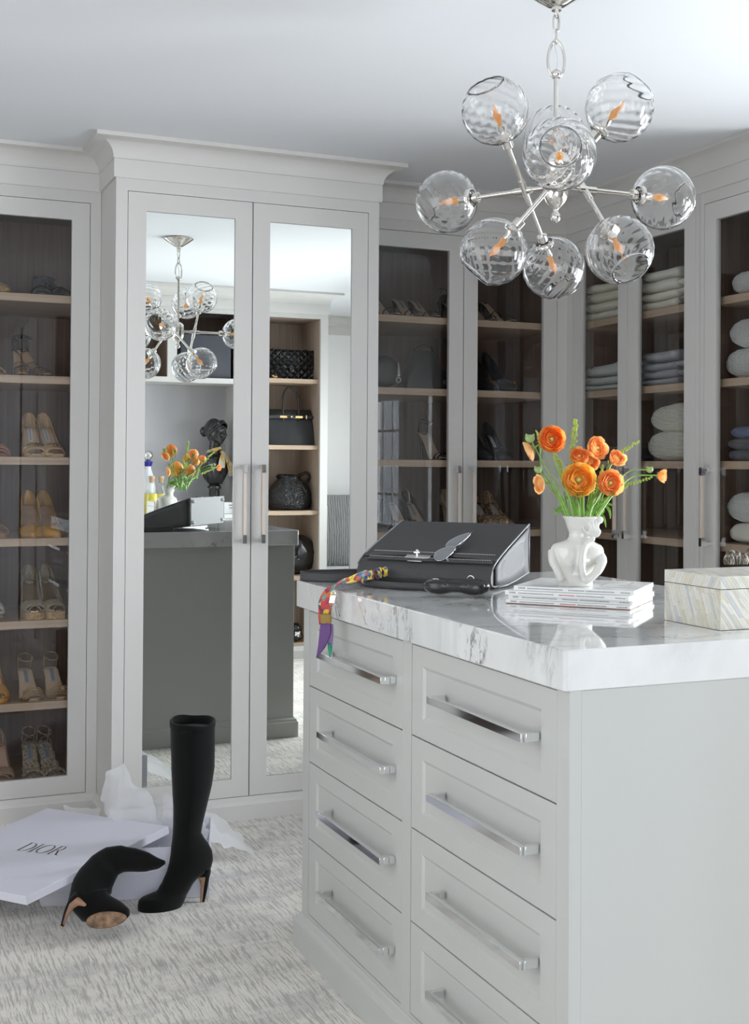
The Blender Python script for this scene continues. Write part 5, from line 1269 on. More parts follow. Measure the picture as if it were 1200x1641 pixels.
SNAKE = lm('snakeskin', (.34, .28, .20), .45, vary=.7, vscale=130); MESH_ = lm('nude_mesh', (.34, .24, .16), .7, vary=.3, vscale=300); CORK = lm('cork', (.42, .28, .14), .8, vary=.35, vscale=120); BLKP = pm('black_patent', (.008, .007, .008), .16, coat=.4); DKBR = lm('dark_brown_strap', (.045, .022, .016), .35); TANIN = lm('tan_insole', (.44, .29, .15), .5)
BLKS = pm('black_satin', (.008, .009, .014), .42); LEO = lm('leopard_hair', (.34, .21, .10), .7, vary=.95, vscale=75)
TAGB = pm('blue_label', (.27, .32, .39), .5); TAGW = pm('white_label', (.62, .62, .62), .5); TAGI = pm('label_ink', (.05, .05, .06), .5)
JC = (TAGB, TAGI, 2); MBL = (TAGW, TAGI, 1)
def heelcup(mt, hh=.05, s0=.74):
    def f(t, cx, Y, Z, Wd, hg):
        g = G(); vs = []; K = 14
        for k in range(K+1):
            a = pi*k/K; x = cx(.9)+Wd(.85)*1.08*cos(a); y = Y(.84)+(.030)*sin(a); zb = Z(min(1, .84+.14*sin(a)))-.002
            for m_ in range(4): vs.append((x, y+.004*m_/3, zb+hh*m_/3*(1-.35*(1-sin(a)))))
        g.add(vs, [(k*4+m_, (k+1)*4+m_, (k+1)*4+m_+1, k*4+m_+1) for k in range(K) for m_ in range(3)]); g.make('heel_counter', mt, t, smooth=1.2, solid=.002)
    return f
def bowx(mt):
    def f(t, cx, Y, Z, Wd, hg):
        s = .24; c = Vector((cx(s)+.010, Y(s)-.010, Z(s)+hg(s)*.86)); g = G()
        for sx in (-1, 1):
            g.tube([c+Vector((sx*(.007+.007*cos(a)), -.002, .007*sin(a)+.002)) for a in [2*pi*k/12 for k in range(12)]], .0012, 6, closed=True); g.tube([c, c+Vector((sx*.009, -.006, -.010))], .0012, 6)
        g.tube([(cx(.3)+Wd(.3)*1.05*cos(a), Y(.3)-.003, Z(.3)+hg(.3)*.93*sin(a)**.8) for a in [pi*k/12 for k in range(13)]], .0012, 6)
        g.make('bow', mt, t, smooth=True)
        g = G()
        for sx in (-1, 1):
            for k in range(16):
                s_ = .34+.60*k/16; g.box(cx(s_)+sx*Wd(s_)*1.08-.001, cx(s_)+sx*Wd(s_)*1.08+.001, Y(s_), Y(s_)+.002, Z(s_)+.016, Z(s_)+.028)
        g.make('whip_stitching', DKBR, t, kind='stuff')
    return f
def buckle(mt):
    def f(t, cx, Y, Z, Wd, hg):
        s = .22; c = Vector((cx(s), Y(s)-.006, Z(s)+hg(s)*.97)); G().tube([c+Vector((.0145*cos(a), -.0035*sin(a)*1.0-.002*abs(cos(a)), .0075*sin(a))) for a in [2*pi*k/20 for k in range(20)]], .0016, 6, closed=True).make('buckle', mt, t, smooth=True)
        G().tube([c+Vector((-.019, .004, -.004)), c+Vector((0, -.001, 0)), c+Vector((.019, .004, -.004))], .0045, 6, flat=.3, up=(0, 0, 1)).make('strap', MUST, t, smooth=True)
    return f
def peeprim(mt):
    def f(t, cx, Y, Z, Wd, hg):
        G().tube([(cx(.04)+Wd(.05)*.72*cos(a), Y(.06)-.008+.004*sin(a), Z(.05)+.002+hg(.07)*.78*sin(a)) for a in [pi*k/12 for k in range(13)]], .0013, 6).make('toe_rim', mt, t, smooth=True)
    return f
def knot_bow(mt):
    def f(t, cx, Y, Z, Wd, hg):
        g = G(); c = Vector((cx(.2), Y(.2)-.004, Z(.2)+hg(.2)*.9))
        for sx in (-1, 1):
            for k in range(4): g.tube([c, c+Vector((sx*.018, .004, .004-.006*k)), c+Vector((sx*Wd(.2)*1.0, .010-.002*k, -.012-.004*k))], .0022, 5)
        g.ball(c, .004); g.make('gathered_bow', mt, t, smooth=True)
    return f
def gem(mt):
    def f(t, cx, Y, Z, Wd, hg):
        g = G(); rn_ = random.Random(2)
        for k in range(9): g.ball((cx(.15)+rn_.uniform(-.014, .014), Y(.12)+rn_.uniform(-.006, .006), Z(.15)+hg(.12)*.95+rn_.uniform(0, .010)), .0032, n=6, k=4)
        g.make('gold_ornament', mt, t, kind='stuff')
    return f
S_ = lambda s, **k: dict(s=s, **k)
def lx(px): return .497+px*.00214   # shelf position across the left cabinet
FY = 4.385
def pair(pxs, z, labs, y=FY, rzs=(-.04, .06), **kw):
    for i, p in enumerate(pxs): shoe(labs[i], (p if p > 0.3 else p, y-(.012*i), z+.0004), rzs[i], mirrored=bool(i), **kw)
# top shelf
z1 = SH[0]
shoe('tan espadrille mule with dark strap at left of the top shelf', (.515, 4.39, z1+.0004), .55, CORK, TANIN, 'mule_closed', h=.05, L=.20, wd=.042, straps=[S_(.40, mt=DKBR, w=.008)], tagc=JC)
for i, (x, r_, n_) in enumerate(((.632, -.1, 'left'), (.712, .25, 'right'))): shoe('black patent strappy sandal on the top shelf, %s one of its pair' % n_, (x, 4.40, z1+.0004), r_, BLKP, BLKP, 'sandal', h=.035, L=.17, wd=.032, heelr=.012, group='black strappy sandals on the top left shelf', straps=[S_(.10, w=.026), S_(.24, w=.024, s2=.32), S_(.42, w=.018), S_(.75, w=.030, lift=.8), S_(.86, w=.026, lift=1.0)], extra=heelcup(BLKP, .06))
z2 = SH[1]
shoe('gold sandal cut by the picture edge on the second shelf', (.482, 4.39, z2+.0004), .1, GOLDIN, GOLDIN, 'sandal', h=.06, wd=.034, straps=[S_(.12, w=.012), S_(.28, w=.012)])
for i, (x, r_, n_) in enumerate(((.568, -.05, 'left'), (.648, .40, 'right'))): shoe('dark brown strappy heel with tan insole on the second shelf, %s of the pair' % n_, (x, 4.375, z2+.0004), r_, DKBR, TANIN, 'sandal', h=.100, wd=.034, group='dark brown strappy heels', straps=[S_(.10), S_(.22, s2=.35), S_(.35, s2=.22), S_(.50, lift=.6)], extra=heelcup(DKBR, .055))
z3 = SH[2]
shoe('rust ruffled sandal cut by the left picture edge on the third shelf', (.492, 4.375, z3+.0004), .2, RUST, RUST, 'sandal', h=.100, wd=.042, straps=[S_(.08, w=.018), S_(.16, w=.022, lift=.9), S_(.25, w=.018, s2=.3), S_(.34, w=.010)], extra=knot_bow(RUST))
for i, (x, r_, n_) in enumerate(((.6085, -.03, 'left'), (.688, .20, 'right'))): shoe('beige whip-stitched pump with black bow, %s of its pair' % n_, (x, 4.360, z3+.0004), r_, BEI, NUDE, 'peep', h=.103, wd=.040, vamp=.26, group='beige pumps with black bows', tagc=MBL, extra=bowx(DKBR), mirrored=bool(i))
z4 = SH[3]
shoe('bronze metallic strappy sandal cut by the left edge on the fourth shelf', (.492, 4.375, z4+.0004), .15, BRONZE, BRNIN, 'sandal', h=.100, wd=.042, plat=.012, straps=[S_(.10, w=.011), S_(.20, w=.010, s2=.28), S_(.32, w=.009, s2=.2)], solem=BRONZE)
for i, (x, r_, n_) in enumerate(((.604, -.05, 'left'), (.690, .20, 'right'))): shoe('mustard pump with oval buckle on the toe, %s of its pair' % n_, (x, 4.362, z4+.0004), r_, MUST, BRNIN, 'pump', h=.105, wd=.040, vamp=.27, group='mustard buckle pumps', extra=buckle(pm('old_brass', (.35, .25, .14), .3, 1)), mirrored=bool(i))
z5 = SH[4]
shoe('pale greige peep-toe platform cut by the left edge on the fifth shelf', (.472, 4.378, z5+.0004), -.05, GREIGE, NUDE, 'peep', h=.105, plat=.018, wd=.042, vamp=.27, solem=TAUPEG, extra=peeprim(GREIGE))
for i, (x, r_, n_) in enumerate(((.612, -.04, 'left'), (.697, .18, 'right'))): shoe('taupe glitter peep-toe platform with gold insole, %s of its pair' % n_, (x, 4.365, z5+.0004), r_, TAUPEG, GOLDIN, 'peep', h=.102, plat=.020, wd=.041, vamp=.27, group='taupe glitter platforms', solem=CORK, extra=peeprim(CHAMP), mirrored=bool(i))
z6 = SH[5]
shoe('ochre peep-toe wedge cut by the left edge on the sixth shelf', (.487, 4.372, z6+.0004), .0, OCHL, PINKIN, 'wedge', h=.110, plat=.012, wd=.046, L=.19, vamp=.28, heelm=OCHL, extra=peeprim(CORK))
for i, (x, r_, n_) in enumerate(((.612, .05, 'left'), (.702, .05, 'right'))): shoe('champagne slingback sandal with gathered bow, %s of its pair' % n_, (x, 4.362, z6+.0004), r_, CHAMP, NUDE, 'sandal', h=.088, wd=.039, group='champagne bow sandals', straps=[S_(.08, w=.008), S_(.16, w=.009), S_(.30, w=.007, s2=.22)], extra=knot_bow(CHAMP), tagc=JC)
z7 = .105
shoe('nude mesh slingback with round toe ring at the bottom left', (.512, 4.385, z7+.0004), -.03, MESH_, PINKIN, 'peep', h=.098, wd=.043, vamp=.26, plat=.01, extra=peeprim(NUDE))
for i, (x, r_, n_) in enumerate(((.622, .0, 'left'), (.707, .22, 'right'))): shoe('snakeskin strappy sandal on the bottom deck, %s of its pair' % n_, (x, 4.385, z7+.0004), r_, SNAKE, SNAKE, 'sandal', h=.105, wd=.036, group='snakeskin sandals on the bottom deck', tagc=JC, straps=[S_(.08, w=.012), S_(.18, w=.010, s2=.3), S_(.30, w=.010, s2=.18), S_(.48, w=.006, lift=.8), S_(.62, w=.006, lift=.9), S_(.75, w=.006, lift=1)])
# middle glass cabinet
mz = SH
for i, (x, r_, lab) in enumerate(((1.975, .25, 'left'), (2.065, .12, 'middle'), (2.150, .22, 'right'))): shoe('black-strapped nude mule behind left glass door, %s of three on top shelf' % lab, (x, 4.375, mz[0]+.0004), r_, BLKP, NUDE, 'mule', h=.085, wd=.034, group='nude strapped mules behind the left glass door', straps=[S_(.12, w=.006), S_(.22, w=.006, s2=.3)], tagc=JC)
shoe('black and tan strappy sandal behind right glass door beside two nude mules', (2.315, 4.375, mz[0]+.0004), .45, BLKP, TANIN, 'sandal', h=.085, wd=.034, straps=[S_(.12, w=.010), S_(.3, w=.010, s2=.5), S_(.5, w=.010, s2=.3)])
for i, (x, lab) in enumerate(((2.402, 'left'), (2.492, 'right'))): shoe('nude mule with two black straps behind right glass door, %s of the two' % lab, (x, 4.375, mz[0]+.0004), .28+.1*i, BLKP, NUDE, 'mule', h=.095, wd=.036, group='nude two-strap mules behind the right glass door', straps=[S_(.16, w=.006), S_(.52, w=.006, lift=.5)])
for i, (x, r_, lab) in enumerate(((2.405, .1, 'left'), (2.505, .3, 'right'))): shoe('black satin heel with gold jewelled toe, %s one behind the right glass door' % lab, (x, 4.375, mz[1]+.0004), r_, BLKS, BLKS, 'pump', h=.115, wd=.038, vamp=.4, group='black satin jewelled heels', extra=gem(GOLD))
shoe('black closed shoe lying low behind the right glass door by its hinge stile', (2.300, 4.375, mz[1]+.0004), .5, BLKS, BLKS, 'mule_closed', h=.10, wd=.038)
shoe('black slingback with nude insole alone on the third shelf, left glass door', (2.185, 4.375, mz[2]+.0004), .12, BLKP, NUDE, 'sandal', h=.11, wd=.038, straps=[S_(.1, w=.014), S_(.2, w=.012)])
for i, (x, r_, lab) in enumerate(((2.388, .12, 'left'), (2.475, .15, 'right'))): shoe('black pointed pump with white label, %s one on third shelf right door' % lab, (x, 4.365, mz[2]+.0004), r_, BLKS, BLKS, 'pump', h=.105, wd=.039, group='black pumps with white labels', tagc=MBL, mirrored=bool(i))
for i, (x, r_, lab) in enumerate(((2.035, .10, 'left'), (2.125, .20, 'middle'), (2.300, .2, 'right'))): shoe('nude pump with black trim and blue label, %s of three above the handbag' % lab, (x, 4.365, mz[3]+.0004), r_, BLKP if i < 2 else NUDE, NUDE, 'pump', h=.105, wd=.040, vamp=.2, group='nude pumps with blue labels', tagc=JC)
for i, (x, r_, lab) in enumerate(((2.415, .12, 'left'), (2.492, .22, 'right'))): shoe('leopard print pump with pale lining, %s of the pair on fourth shelf' % lab, (x, 4.365, mz[3]+.0004), r_, LEO, GREIGE, 'pump', h=.098, wd=.036, vamp=.44, group='leopard print pumps', mirrored=bool(i))
# dark bags on the second shelf of the left glass door
tb = thing('handbag', 'tall black trapezoid handbag behind the left glass door', 'handbag', (2.125, 4.46, mz[1]), .0)
g = G(); g.loft([[(x, y, z) for x, y in squircle(-w, w, -d, d, min(.02, d*.6), 4)] for z, w, d in ((.0006, .100, .055), (.01, .103, .057), (.06, .085, .048), (.11, .062, .030), (.150, .048, .012), (.156, .046, .009))]); g.make('body', BLACKL, tb, smooth=.8)
G().tube([(-.046, 0, .150), (-.030, 0, .175), (0, 0, .185), (.030, 0, .175), (.046, 0, .150)], .004, 8).make('handle', BLACKL, tb, smooth=True)
G().tube([(.07+.008*cos(a), -.060, .03+.008*sin(a)) for a in [2*pi*k/12 for k in range(12)]], .0016, 6, closed=True).make('ring', SILVER, tb, smooth=True)
tb = thing('evening_bag', 'small black rounded bag with silver tassel clasp behind the left glass door', 'bag', (1.945, 4.43, mz[1]), .0)
G().ball((0, 0, .065), .060, .032, .064, n=20, k=12).make('body', BLACKL, tb, smooth=True)
G().lathe([(0, .10), (.003, .098), (.009, .05), (.011, .047), (0, .046)], 12, (.042, -.035, 0)).make('tassel', SILVER, tb, smooth=True)
G().tube([(.042+.010*cos(a), -.036, .032+.010*sin(a)) for a in [2*pi*k/14 for k in range(14)]], .0018, 6, closed=True).make('ring', SILVER, tb, smooth=True)
tb = thing('shoulder_bag', 'slouchy black shoulder bag under the nude pumps, left glass door', 'bag', (2.06, 4.62, mz[3]))
G().ball((0, 0, .062), .125, .06, .062, n=22, k=12, fn=lambda d: 1+.06*noise.noise(d*3)).make('body', BLACKL, tb, smooth=True)

# ------------------------------------------------------------------ knitwear in the right cabinets
IV = knit('ivory_knit', (.86, .83, .70), 160, .4); IV2 = knit('cream_knit', (.84, .82, .73), 150, .4); MINT = knit('grey_mint_knit', (.62, .66, .62), 170, .4); SLATE = knit('slate_grey_knit', (.34, .35, .39), 160, .4); DGREY = knit('charcoal_knit', (.10, .10, .12), 160, .3); BLUSH = knit('blush_knit', (.52, .42, .36), 160, .4); WHK = knit('white_chunky_knit', (.90, .91, .89), 75, 1.0); IVC = knit('ivory_cable_knit', (.88, .86, .76), 60, 1.0); BLUEK = knit('blue_knit', (.10, .14, .28), 150, .4)
def garment(label, y0, y1, z0, h_, mt, x0=2.765, dp_=.22, group=None, tilt=0, seed=0, cat='sweater', round_=.5, sag=.004, nm='folded_sweater', button=False):
    """folded knit seen from its rounded front fold; y0 > y1"""
    t = thing(nm, label, cat, (x0+dp_/2, (y0+y1)/2, z0), group=group, world=True)
    rings = []; NY = 26; n = 28
    for i in range(NY+1):
        f = (1-cos(pi*i/NY))/2; y = y0+(y1-y0)*f; rE = (h_*(.62 if round_ >= 1 else .55))/abs(y1-y0)*2; u_ = max(0, (abs(2*f-1)-(1-rE))/rE); e = max(.10, (1-u_**2.6)**.45 if u_ < 1 else 0); ring = []
        for j in range(n):
            a = 2*pi*j/n; ca, sa = cos(a), sin(a); pw = 2/(3.4 if round_ >= 1 else 3.6)
            x = dp_/2*abs(ca)**pw*(1 if ca > 0 else -1)*(.72+.28*e); z = h_/2*abs(sa)**(pw*1.15)*(1 if sa > 0 else -1)*e
            nn = noise.noise(Vector((x*14+seed*3, y*13, z*26+seed)))*.006+noise.noise(Vector((x*40, y*40+seed, z*60)))*.0015
            if round_ >= 1: kk = 1+.022*sin(f*2*pi*11+sa*3)+.012*sin(a*9); x *= kk; z *= kk
            if sa > .2: z += -sag*sin(pi*f)+tilt*(f-.5)*h_
            z += nn*.5*(1 if sa > -.2 else 0); x += -abs(nn)*.8 if ca < 0 else 0
            ring.append((x0+dp_/2+x-.003*sin(f*9+seed), y+nn*.5, z0+.0005+max(0, h_/2+z)))
        rings.append(ring)
    G().loft(rings).make('knit_body', mt, t, smooth=1.4)
    # inner fold edge, a second rounded roll peeping at the front
    if h_ < .06:
        g = G(); pp_ = [(x0+.006+.003*sin(k*1.3+seed), y0+(y1-y0)*(.10+.8*k/8), z0+h_*.50+.003*sin(k*.9+seed)) for k in range(9)]
        g.tube(pp_, [h_*.12]*9, 8); g.make('fold_edge', mt, t, smooth=True)
    if button:
        for dy in (.06,): G().lathe([(0, 0), (.0085, 0), (.0095, .002), (.0075, .0035), (0, .003)], 14, (x0+.006, y0-dy, z0+h_*.62), (-1, 0, .25)).make('button', pm('brown_button', (.12, .07, .03), .3), t, smooth=.8)
    return t
def stack(y0, y1, z0, items, group, where, **kw):
    z = z0+.0005; names = ['bottom', 'second', 'third', 'fourth', 'fifth']; n = len(items)
    for i, (mt, h_, cn) in enumerate(items):
        pos = 'top' if i == n-1 else names[i]
        garment('%s folded sweater, %s one of %s' % (cn, pos, where), y0+.004*((i*7) % 3-1), y1+.004*((i*5) % 3-1), z, h_, mt, group=group, seed=i+int(y0*100), x0=2.765+.004*((i*3) % 3), **kw); z += h_-.003
stack(4.295, 4.02, SH[0], [(IV2, .042, 'cream'), (IV, .040, 'ivory'), (IV, .042, 'ivory'), (IV, .038, 'ivory')], 'cream sweaters on the top shelf by the corner', 'the top shelf pile nearest the corner', sag=.002)
stack(3.905, 3.69, SH[0], [(IV, .040, 'ivory'), (IV, .036, 'ivory'), (IV2, .046, 'cream'), (IV2, .042, 'cream')], 'cream sweaters on the top shelf, second door', 'the full pile behind the second right door')
stack(3.685, 3.53, SH[0], [(DGREY, .020, 'charcoal'), (BLUSH, .030, 'blush'), (IV2, .034, 'cream'), (IV2, .034, 'ribbed cream')], 'mixed sweaters on the top shelf', 'the narrow pile cut by the door stile', tilt=.4)
stack(4.29, 4.03, SH[1], [(MINT, .028, 'pale mint'), (MINT, .036, 'grey mint')], 'mint sweaters by the corner', 'the mint pile nearest the corner')
garment('grey mint cardigan with a brown button on top of the mint pile', 4.298, 4.04, SH[1]+.059, .052, MINT, seed=11, button=True, nm='folded_cardigan', cat='cardigan', tilt=.3)
stack(3.91, 3.70, SH[1], [(SLATE, .030, 'slate grey'), (SLATE, .032, 'slate grey'), (SLATE, .034, 'slate grey'), (pm('grey_knit_light', (.36, .37, .40), .9), .046, 'light grey')], 'grey sweaters behind the second door', 'the grey pile behind the second right door')
stack(3.69, 3.53, SH[1], [(DGREY, .032, 'charcoal'), (SLATE, .034, 'slate grey'), (SLATE, .036, 'marled grey')], 'grey sweaters at the stile', 'the grey pile beside the door stile', tilt=.5)
garment('round ivory cable knit lying under another on the third shelf', 3.870, 3.52, SH[2]+.0005, .110, IVC, seed=4, round_=1, nm='rolled_sweater', sag=0, x0=2.76)
garment('ivory crochet knit resting on the cable knit on the third shelf', 3.860, 3.52, SH[2]+.106, .110, IVC, seed=5, round_=1, nm='rolled_sweater', tilt=.25, sag=0, x0=2.765)
garment('rounded white knit alone on the top shelf of the single-door cabinet', 3.395, 3.135, SH[0]+.0005, .085, WHK, seed=6, round_=1, nm='rolled_sweater', sag=0)
garment('rounded white knit lying lower on the second shelf, single-door cabinet', 3.425, 3.135, SH[1]+.0005, .105, WHK, seed=7, round_=1, nm='rolled_sweater', sag=0, button=True)
garment('rounded white knit upper one on the second shelf, single-door cabinet', 3.405, 3.135, SH[1]+.101, .105, WHK, seed=8, round_=1, nm='rolled_sweater', sag=0)
stack(3.40, 3.135, SH[2], [(DGREY, .040, 'dark charcoal'), (DGREY, .040, 'dark charcoal')], 'dark sweaters in the single-door cabinet', 'the dark pile under the blue knit')
garment('blue folded knit on the dark pile in the single-door cabinet', 3.395, 3.135, SH[2]+.076, .050, BLUEK, seed=9, nm='folded_sweater', tilt=.3)
garment('smooth cream knit at the bottom of the fourth shelf, single-door cabinet', 3.405, 3.135, SH[3]+.0005, .072, IV2, seed=10, round_=1, nm='rolled_sweater', sag=0)
garment('chunky white knit on the cream one, fourth shelf, single-door cabinet', 3.418, 3.135, SH[3]+.069, .105, WHK, seed=12, round_=1, nm='rolled_sweater', sag=0)
garment('dark folded knit on the third shelf nearest the corner', 4.27, 4.04, SH[2]+.0005, .060, DGREY, seed=13)
garment('round beige knit on the fourth shelf low behind the second right door', 3.87, 3.55, SH[4]+.0005, .095, BLUSH, seed=14, round_=1, nm='rolled_sweater')

# ------------------------------------------------------------------ things on the opposite wall, seen in the mirrors
OY = YF-.03
# quilted flap bag
q = thing('quilted_bag', 'black diamond-quilted flap bag on the highest open oak shelf', 'handbag', (2.60, YF-.16, 1.738))
QB, nt, b = new_mat('quilted_black_leather'); b.inputs['Base Color'].default_value = (.012, .012, .013, 1); b.inputs['Roughness'].default_value = .35
tc = N(nt, 'ShaderNodeTexCoord'); mp = N(nt, 'ShaderNodeMapping'); mp.inputs['Rotation'].default_value = (0, pi/4, 0); nt.links.new(tc.outputs['Object'], mp.inputs[0]); hs = []
for d_ in ('X', 'Z'):
    w_ = N(nt, 'ShaderNodeTexWave', Scale=9.0); w_.bands_direction = d_; nt.links.new(mp.outputs[0], w_.inputs[0]); pw = N(nt, 'ShaderNodeMath', operation='POWER'); pw.inputs[1].default_value = .3; nt.links.new(w_.outputs['Fac'], pw.inputs[0]); hs.append(pw)
mn = N(nt, 'ShaderNodeMath', operation='MINIMUM'); nt.links.new(hs[0].outputs[0], mn.inputs[0]); nt.links.new(hs[1].outputs[0], mn.inputs[1]); bp = N(nt, 'ShaderNodeBump', Strength=1.0, Distance=.012); nt.links.new(mn.outputs[0], bp.inputs['Height']); nt.links.new(bp.outputs[0], b.inputs['Normal'])
def rb(g, x0, x1, y0, y1, z0, z1, r_=.012, e=.008):
    rings = []
    for z, i in ((z0, e), (z0+e*.3, e*.3), (z0+e, 0), (z1-e, 0), (z1-e*.3, e*.3), (z1, e)): rings.append([(x, y, z) for x, y in squircle(x0+i, x1-i, y0+i, y1-i, r_, 4)])
    return g.loft(rings)
rb(G(), -.16, .16, -.035, .035, .0005, .185).make('body', QB, q, smooth=.9)
G().add([(x, y, z) for z, y in ((.187, .0), (.187, .037), (.14, .040), (.07, .041)) for x in (-.158, .158)], [(0, 1, 3, 2), (2, 3, 5, 4), (4, 5, 7, 6)]).make('flap', QB, q, smooth=.9, solid=.004)
G().tube([(-.045, .042, .115), (-.02, .043, .098), (.02, .043, .098), (.045, .042, .115)], .0025, 6).make('flap_seam', BLACKL, q)
G().lathe([(0, 0), (.017, 0), (.017, .003), (.013, .005), (0, .005)], 20, (0, .042, .062), (0, 1, 0)).make('clasp', pm('black_metal_clasp', (.03, .03, .03), .2, .8), q, smooth=.6)
for sx in (-.11, .11): G().tube([(sx+.008*cos(a), .0, .192+.006*sin(a)) for a in [2*pi*k/12 for k in range(12)]], .002, 6, closed=True).make('chain_ring', pm('dark_chain', (.08, .08, .08), .3, 1), q, smooth=True)
c_ = thing('gold_charm', 'small gold charm lying in front of the quilted flap bag', 'charm', (2.475, YF-.075, 1.738)); g = G()
for k in range(7): g.ball((.012*cos(k*1.1), .006*sin(k*1.7), .008+.003*(k % 4)), .008, n=8, k=5)
g.make('beads', GOLD, c_, smooth=True, kind='stuff')
# structured tote with twin straps
q = thing('top_handle_bag', 'black structured bag with arched handles on the second oak shelf', 'handbag', (2.600, YF-.18, 1.323))
BG = pm('matte_black_box_leather', (.022, .023, .025), .38)
g = G(); g.loft([[(x, y, z) for x, y in squircle(-w, w, -d, d, .010, 4)] for z, w, d in ((.0005, .155, .078), (.006, .160, .082), (.12, .150, .062), (.21, .137, .035), (.222, .133, .030))]); g.make('body', BG, q, smooth=.7)
g = G(); g.add([(x, y, z) for z, y, w in ((.223, .005, .137), (.224, .038, .137), (.190, .048, .142), (.165, .055, .143)) for x in (-w, w)], [(0, 1, 3, 2), (2, 3, 5, 4), (4, 5, 7, 6)]); g.make('flap', BG, q, smooth=.6, solid=.004)
G().tube(spline([(-.052, .055, .155), (-.052, .050, .25), (-.047, .040, .315), (-.020, .030, .358), (0, .028, .366), (.020, .030, .358), (.047, .040, .315), (.052, .050, .25), (.052, .055, .155)], 5), .0065, 10).make('handle', BG, q, smooth=True)
G().band([(-.150, .058, .178), (-.05, .060, .182), (.05, .060, .182), (.150, .058, .178)], .016, .003, up=(0, 0, 1)).make('closing_strap', BG, q)
for sx in (-.052, .052): G().box(sx-.024, sx+.024, .0600, .0640, .172, .187).make('strap_plate', GOLD, q, bevel=.001)
G().box(.098, .104, .060, .064, .168, .192).make('end_plate', GOLD, q); G().tube([(0, .060, .180), (0, .070, .180)], .006, 10).make('turn_lock', GOLD, q)
# crocodile drawstring bag
CROC, nt, b = new_mat('embossed_black_crocodile'); b.inputs['Base Color'].default_value = (.012, .012, .013, 1); b.inputs['Roughness'].default_value = .28
tc = N(nt, 'ShaderNodeTexCoord'); mp = N(nt, 'ShaderNodeMapping'); mp.inputs['Scale'].default_value = (1, 1, 1.9); nt.links.new(tc.outputs['Object'], mp.inputs[0]); v = N(nt, 'ShaderNodeTexVoronoi', Scale=62.0); v.feature = 'DISTANCE_TO_EDGE'; nt.links.new(mp.outputs[0], v.inputs[0])
bp = N(nt, 'ShaderNodeBump', Strength=1.0, Distance=.006); nt.links.new(v.outputs['Distance'], bp.inputs['Height']); nt.links.new(bp.outputs[0], b.inputs['Normal'])
q = thing('drawstring_bag', 'black crocodile-embossed drawstring bucket bag on the third oak shelf', 'handbag', (2.605, YF-.17, .914))
g = G(); rings = []
for z, w, d in ((.0005, .12, .07), (.008, .135, .085), (.05, .15, .095), (.10, .148, .09), (.15, .125, .075), (.185, .09, .055), (.20, .07, .045), (.215, .085, .055), (.222, .08, .05)):
    rings.append([(w*cos(a)*(1+.03*sin(a*13)*smooth01(z/.2)), d*sin(a)*(1+.03*sin(a*13)*smooth01(z/.2)), z+.006*sin(a*3)*smooth01(z/.2)) for a in [2*pi*k/40 for k in range(40)]])
g.loft(rings); g.make('body', CROC, q, smooth=1.2)
G().tube(spline([(-.02, .06, .197), (.0, .078, .18), (.005, .098, .12), (.003, .100, .08)], 5), .003, 6).make('drawstring', BLACKL, q, smooth=True)
G().tube(spline([(.02, .055, .197), (.05, .078, .17), (.085, .088, .11), (.07, .094, .075)], 5), .003, 6).make('drawstring', BLACKL, q, smooth=True)
G().tube(spline([(.10, .03, .17), (.14, .0, .215), (.12, -.02, .235), (.06, -.03, .21)], 6), .011, 8).make('shoulder_strap', CROC, q, smooth=True)
# black gathered bag with chain, lower shelf
q = thing('gathered_bag', 'glossy black gathered bag with silver chain on the fourth oak shelf', 'handbag', (2.665, YF-.16, .507))
G().ball((0, 0, .125), .125, .085, .125, n=28, k=18, fn=lambda d: 1+.09*noise.noise(d*4)+.05*noise.noise(d*9)).make('body', BLACKG, q, smooth=True)
for k in range(9): 
    c0 = (-.085+.009*k, .075+.003*(k % 2), .16-.009*k); G().tube([(c0[0]+.007*cos(a), c0[1]+.004*sin(a)*(k % 2), c0[2]+.006*sin(a)) for a in [2*pi*j/10 for j in range(10)]], .0018, 5, closed=True).make('chain_link', SILVER, q, smooth=True)
# black loafer with a lion-head ornament
q = thing('loafer', 'black shoe with a silver lion-head ornament at the foot of the oak shelves', 'shoe', (2.63, YF-.10, .0935))
G().ball((0, 0, .035), .045, .075, .036, n=20, k=10).make('upper', BLACKG, q, smooth=True); G().ball((.012, -.03, .07), .04, .05, .042, n=18, k=9).make('collar', BLACKG, q, smooth=True)
g = G(); g.ball((-.005, .058, .045), .020, .012, .022, fn=lambda d: 1+.12*noise.noise(d*6)); g.ball((-.005, .070, .040), .008, .006, .007)
for sx in (-1, 1): g.ball((-.005+sx*.013, .058, .062), .006, .004, .006)
g.make('lion_ornament', SILVER, q, smooth=True)
# storage box in the upper cubby
q = tag(rb(G(), 1.862, 2.176, YF-.26, YF-.03, 1.7225, 1.985, .004, .002).make('storage_box', pm('slate_box_board', (.055, .058, .072), .7), smooth=.6), 'large plain slate-grey storage box in the upper cubby over the niche', 'box')

